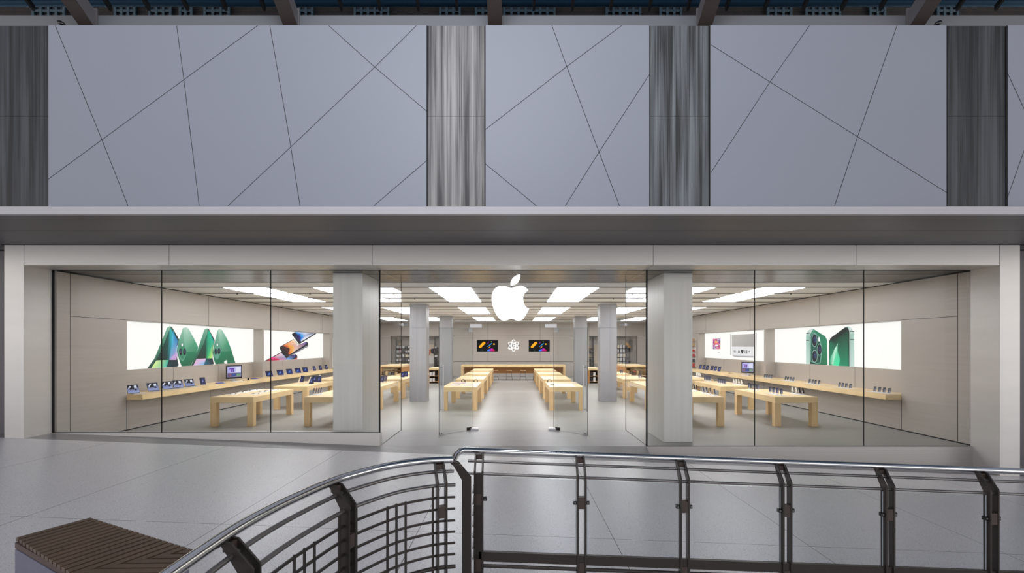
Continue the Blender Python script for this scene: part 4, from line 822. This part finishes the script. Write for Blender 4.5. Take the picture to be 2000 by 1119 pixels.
# wood display cabinets near the back
def cabinet(x0, x1, y0, y1, z1, lb, pal, place):
    t = empty('display_cabinet', ((x0+x1)/2, y0, 0), 0, lb, 'cabinet'); w = (x1-x0)/2; d = y1-y0
    mb = MB(); mb.box(-w, w, 0, d, z1-.12, z1); mb.build('top', 'wood', t, bevel=.006)
    for x in (-w, w-.09): mb = MB(); mb.box(x, x+.09, 0, d, 0, z1-.121); mb.build('side_panel', 'wood_deep', t)
    mb = MB(); mb.box(-w+.09, w-.09, d-.05, d, 0, z1-.121); mb.build('back_panel', 'wood_deep', t)
    for z in (.12, z1*.5): mb = MB(); mb.box(-w+.0905, w-.0905, .03, d-.051, z-.03, z); mb.build('shelf', 'wood_end', t)
    for ri_, z in enumerate((.12, z1*.5)):
        n_ = int((2*w-.3)/.2)
        for j in range(n_):
            h = rb.uniform(.2, .3); mb = MB(); mb.box(-.07, .07, -.1, .1, 0, h); m_ = pal[j % len(pal)]; o = mb.build('product_box', m_); o.location = ((x0+x1)/2-w+.2+j*.2, y0+.16, z+.001)
            tag(o, '%s box in %s, %s shelf, %s from left' % ({'white_plastic': 'white', 'box_dark': 'dark', 'box_tan': 'tan', 'box_red': 'red', 'grey_plastic': 'grey'}[m_], place, ['lower', 'upper'][ri_], ['first', 'second', 'third', 'fourth', 'fifth', 'sixth'][min(j, 5)]), 'box', 'product boxes in '+place)
cabinet(-8.45, -7.05, 33.4, 36.2, 1.25, 'wood cabinet far behind the left pillar', ['box_dark', 'box_tan', 'grey_plastic'], 'the far left wood cabinet'); cabinet(7.0, 8.4, 33.4, 36.2, 1.25, 'wood cabinet far behind the right pillar', ['box_tan', 'box_dark', 'box_red'], 'the far right wood cabinet')
cabinet(-5.75, -4.95, 35.2, 37.4, .98, 'low cabinet of white boxes left of the aisle, between the inner columns', ['white_plastic', 'white_plastic', 'grey_plastic'], 'the low white-box cabinet')
cabinet(4.95, 5.75, 35.2, 37.4, .98, 'low cabinet of dark boxes right of the aisle, between the inner columns', ['box_dark', 'white_plastic', 'box_dark'], 'the low dark-box cabinet')

# ================================================================== RAILINGS
RH = 1.445
def gz(x, rel): return ground(x)+rel
rr_ = empty('straight_railing', (2, 5.65, ground(2)), 0, 'straight railing with glass infill panels across the foreground', 'railing')
O = Vector((2, 5.65, ground(2)))
def lp_(mb_): mb_.v = [tuple(Vector(v)-O) for v in mb_.v]; return mb_
posts = [(X-CX)*5.65/F for X in (935, 1135.5, 1336, 1535, 1735, 1937, 2140)]
xe = -.60
mb = MB(); mb.tube([(xe-.035, 5.52, gz(xe, RH-.07)), (xe-.03, 5.66, gz(xe, RH-.035)), (xe+.01, 5.76, gz(xe, RH-.005)), (xe+.06, 5.8, gz(xe, RH))]+[(x, 5.8, gz(x, RH)) for x in (0, 2, 4, 6.6)], .034, 16); lp_(mb).build('handrail', 'steel_polish', rr_, smooth=True)
for rel, y, r_ in ((1.343, 5.74, .0155), (1.227, 5.665, .0155)):
    mb = MB(); mb.tube([(xe+.1, y, gz(xe+.1, rel)), (6.6, y, gz(6.6, rel))], r_, 12); lp_(mb).build('mid_rail', 'dark_tube', rr_, smooth=True)
mb = MB(); mb.bar([(posts[0], 5.655, gz(posts[0], .355)), (6.6, 5.655, gz(6.6, .355))], .05, .10); lp_(mb).build('bottom_channel', 'dark_metal', rr_)
mb = MB(); mb.tube([(posts[0], 5.655, gz(posts[0], .25)), (6.6, 5.655, gz(6.6, .25))], .02, 12); lp_(mb).build('bottom_rail', 'dark_metal', rr_, smooth=True)
prof = [(5.835, 1.415), (5.80, 1.405), (5.765, 1.345), (5.70, 1.245), (5.695, -.02), (5.61, -.02), (5.61, 1.27), (5.745, 1.425), (5.80, 1.43)]
for i, x in enumerate(posts):
    for s in (-1, 1):
        mb = MB(); xo = x+s*.041; mb.prism([(xo-.009, y, gz(x, z)) for y, z in prof], (.018, 0, 0)); pl_ = lp_(mb).build('post_plate', 'dark_metal', rr_, bevel=.002)
    for y0, y1, z0, z1 in ((5.615, 5.69, .905, 1.025), (5.76, 5.80, 1.36, 1.41), (5.62, 5.69, .20, .33)):
        mb = MB(); mb.box(x-.031, x+.031, y0, y1, gz(x, z0), gz(x, z1)); lp_(mb).build('spacer_block', 'brown_block', rr_)
    if i == 0: mb = MB(); mb.box(x-.031, x+.031, 5.63, 5.645, gz(x, 0), gz(x, 1.24)); lp_(mb).build('cover_plate', 'dark_metal', rr_)
    for s in ((1,) if i == 0 else (-1, 1)):
        mb = MB(); mb.box(x+s*.051, x+s*.085, 5.635, 5.675, gz(x, .945), gz(x, .985)); cl_ = lp_(mb).build('glass_clip', 'black_plastic', rr_)
        mb = MB(); mb.tube([(x+s*.068, 5.625, gz(x, .965)), (x+s*.068, 5.69, gz(x, .965))], .009, 8); lp_(mb).build('clip_screw', 'dark_tube', cl_)
for a, b_ in zip(posts, posts[1:]):
    mb = MB(); x0, x1 = a+.058, b_-.058; mb.prism([(x0, 5.649, gz(x0, .41)), (x1, 5.649, gz(x1, .41)), (x1, 5.649, gz(x1, 1.205)), (x0, 5.649, gz(x0, 1.205))], (0, .01, 0)); g_ = lp_(mb).build('glass_panel', 'rail_glass', rr_)
    mb = MB()
    for xx in (x0, x1-.004): mb.box(xx, xx+.004, 5.648, 5.66, gz(xx, .41), gz(xx, 1.205))
    lp_(mb).build('glass_edge', 'seal_pale', g_)
# curved railing
cp = [(-.616, 5.31), (-.866, 5.21), (-1.165, 4.94), (-1.389, 4.55), (-1.50, 4.27), (-1.62, 3.69), (-1.667, 3.26), (-1.67, 2.92), (-1.66, 2.53), (-1.63, 2.1), (-1.55, 1.6)]
def crv(t):                          # t in control-point units
    t = min(max(t, 0), len(cp)-1.0001); i = int(t); u = t-i; P = [Vector((*cp[min(max(i+j, 0), len(cp)-1)], 0)) for j in (-1, 0, 1, 2)]
    return .5*((2*P[1])+(P[2]-P[0])*u+(2*P[0]-5*P[1]+4*P[2]-P[3])*u*u+(3*P[1]-P[0]-3*P[2]+P[3])*u**3)
samp = [crv(i*.05) for i in range(int((len(cp)-1)/.05)+1)]
for _ in range(12): samp = [samp[0]]+[(samp[i-1]+2*samp[i]+samp[i+1])/4 for i in range(1, len(samp)-1)]+[samp[-1]]
acc = [0.0]
for a, b_ in zip(samp, samp[1:]): acc.append(acc[-1]+(b_-a).length)
def arc(s_, inset=0.0, rel=0.0):
    i = 0
    while i < len(acc)-2 and acc[i+1] < s_: i += 1
    u = (s_-acc[i])/(acc[i+1]-acc[i]); p = samp[i].lerp(samp[i+1], u); t = (samp[min(i+2, len(samp)-1)]-samp[max(i-1, 0)]).normalized(); n_ = Vector((-t.y, t.x, 0))
    p = p+n_*inset; p.z = gz(p.x, rel); return p, t, n_
def s_at_px(X):
    return min(range(len(samp)), key=lambda i: abs(CX+F*samp[i].x/samp[i].y-X))
O2 = Vector((-1.4, 4, ground(-1.4)))
cr_ = empty('curved_railing', O2, 0, 'curved railing with metal grid infill sweeping to the lower left', 'railing')
def lq(mb_): mb_.v = [tuple(Vector(v)-O2) for v in mb_.v]; return mb_
IN = .13; total = acc[-1]
mb = MB(); mb.tube([arc(s_*total/60, 0, RH)[0] for s_ in range(61)], .036, 16); lq(mb).build('handrail', 'steel_polish', cr_, smooth=True)
mb = MB(); mb.tube([arc(s_*total/60, .055, 1.343)[0] for s_ in range(61)], .0175, 12); lq(mb).build('mid_rail', 'dark_tube', cr_, smooth=True)
mb = MB(); mb.tube([arc(s_*total/60, IN, 1.227)[0] for s_ in range(61)], .0175, 12); lq(mb).build('mid_rail', 'dark_tube', cr_, smooth=True)
pa = [acc[s_at_px(857)], acc[s_at_px(652)], acc[s_at_px(440)]]; pa.append(pa[2]+1.2)
for rel in (1.108, .995, .88, .77, .66, .55):
    mb = MB(); mb.bar([arc(s_*total/60, IN, rel)[0] for s_ in range(61)], .012, .022); lq(mb).build('grid_bar', 'dark_metal', cr_)
mb = MB(); mb.tube([arc(s_*total/60, IN, .43)[0] for s_ in range(61)], .02, 12); lq(mb).build('bottom_rail', 'dark_metal', cr_, smooth=True)
mb = MB(); mb.bar([arc(s_*total/60, IN, .30)[0] for s_ in range(61)], .04, .08); lq(mb).build('bottom_channel', 'dark_metal', cr_)
for a, b_ in zip(pa, pa[1:]):
    for fr_, top in ((.09, 1.22), (.36, 1.125), (.46, 1.125), (.56, 1.125), (.89, 1.22)):
        p, t, n_ = arc(a+(b_-a)*fr_, IN, 0); mb = MB(); w = t*.009; d = n_*.007; z0 = Vector((0, 0, .34)); z1 = Vector((0, 0, top))
        mb.prism([p-w-d+z0, p+w-d+z0, p+w+d+z0, p-w+d+z0], z1-z0); lq(mb).build('grid_upright', 'dark_metal', cr_)
profc = [(-.03, 1.415), (0, 1.40), (.035, 1.345), (.095, 1.245), (.10, -.02), (.185, -.02), (.185, 1.27), (.055, 1.42), (.0, 1.43)]
def cpost(s_, off):
    p, t, n_ = arc(s_, 0, 0); mb = MB(); base = p+t*off; mb.prism([base+n_*i_+Vector((0, 0, z))-t*.008 for i_, z in profc], t*.016); lq(mb).build('post_plate', 'dark_metal', cr_, bevel=.002)
for s_ in pa:
    cpost(s_, -.042); cpost(s_, .042)
    p, t, n_ = arc(s_, 0, 0)
    for (i0, i1, z0, z1) in ((.105, .18, .92, 1.03), (.0, .05, 1.36, 1.41)):
        mb = MB(); mb.prism([p+n_*i0-t*.033+Vector((0, 0, z0)), p+n_*i0+t*.033+Vector((0, 0, z0)), p+n_*i1+t*.033+Vector((0, 0, z0)), p+n_*i1-t*.033+Vector((0, 0, z0))], (0, 0, z1-z0))
        lq(mb).build('spacer_block', 'brown_block', cr_)
eb = Vector((-.615, 5.33, ground(-.6))); en = Vector((1, -.12, 0)).normalized()
for off_ in (-.035, .02):
    mb = MB(); mb.prism([eb+en*i_+Vector((0, off_, z)) for i_, z in profc], (0, .016, 0)); lq(mb).build('end_post_plate', 'dark_metal', cr_, bevel=.002)
for rel in (1.108, .995, .88, .77, .66, .55, .44):
    mb = MB(); mb.bar([(-.415, 5.36, gz(-.415, rel)), (posts[0]-.052, 5.63, gz(posts[0], rel))], .012, .022); lp_(mb).build('grid_bar', 'dark_metal', rr_)

# ================================================================== BENCH
bz = ground(-4.5)
BA, BB = Vector((-5.05, 5.37, 0)), Vector((-4.80, 6.0, 0)); BC, BD_ = Vector((-3.05, 5.02, 0)), Vector((-3.55, 4.38, 0))
bn = empty('slatted_bench', (-4.5, 5, bz), 0, 'dark wooden slatted bench on a grey stone base, lower left corner', 'bench'); OB = Vector((-4.5, 5, bz))
zt = .46
Mn, Mf = Vector((-3.79, 4.53, 0)), Vector((-3.05, 5.05, 0))
def clip(poly, p0, nrm):
    out = []
    for i, p in enumerate(poly):
        q = poly[(i+1) % len(poly)]; dp, dq = (p-p0).dot(nrm), (q-p0).dot(nrm)
        if dp >= 0: out.append(p)
        if dp*dq < 0: out.append(p.lerp(q, dp/(dp-dq)))
    return out
def slats(poly, u, pitch, gap):
    u = u.normalized(); v = Vector((u.y, -u.x, 0)); lo_, hi = min(p.dot(v) for p in poly), max(p.dot(v) for p in poly); k_ = lo_
    while k_ < hi-.02:
        c = clip(clip(poly, v*k_, v), v*(k_+pitch-gap), -v)
        if len(c) > 2:
            mb = MB(); mb.prism([p+Vector((0, 0, bz+zt))-OB for p in c], (0, 0, .035)); mb.build('slat', 'bench_wood', bn, bevel=.004)
        k_ += pitch
slats([BA, BB, Mf, Mn], BB-BA, .105, .026)
slats([Mn, Mf, Vector((-2.72, 3.7, 0)), Vector((-3.85, 3.4, 0))], Vector((1, .02, 0)), .105, .026)
def off(p, d): return p+d
mb = MB(); base = [BA+Vector((.02, -.03, 0)), BB+Vector((.03, -.05, 0)), Mf+Vector((-.03, -.04, 0)), Vector((-2.76, 3.73, 0)), Vector((-3.82, 3.43, 0)), Mn+Vector((.02, .02, 0))]
mb.prism([p+Vector((0, 0, bz+.40))-OB for p in base], (0, 0, .055)); mb.build('edge_board', 'bench_edge', bn)
mb = MB(); mb.prism([p*1.0+Vector((0, 0, bz-.06))-OB+Vector((.02, -.02, 0)) for p in base], (0, 0, .455)); mb.build('base_block', 'bench_stone', bn)
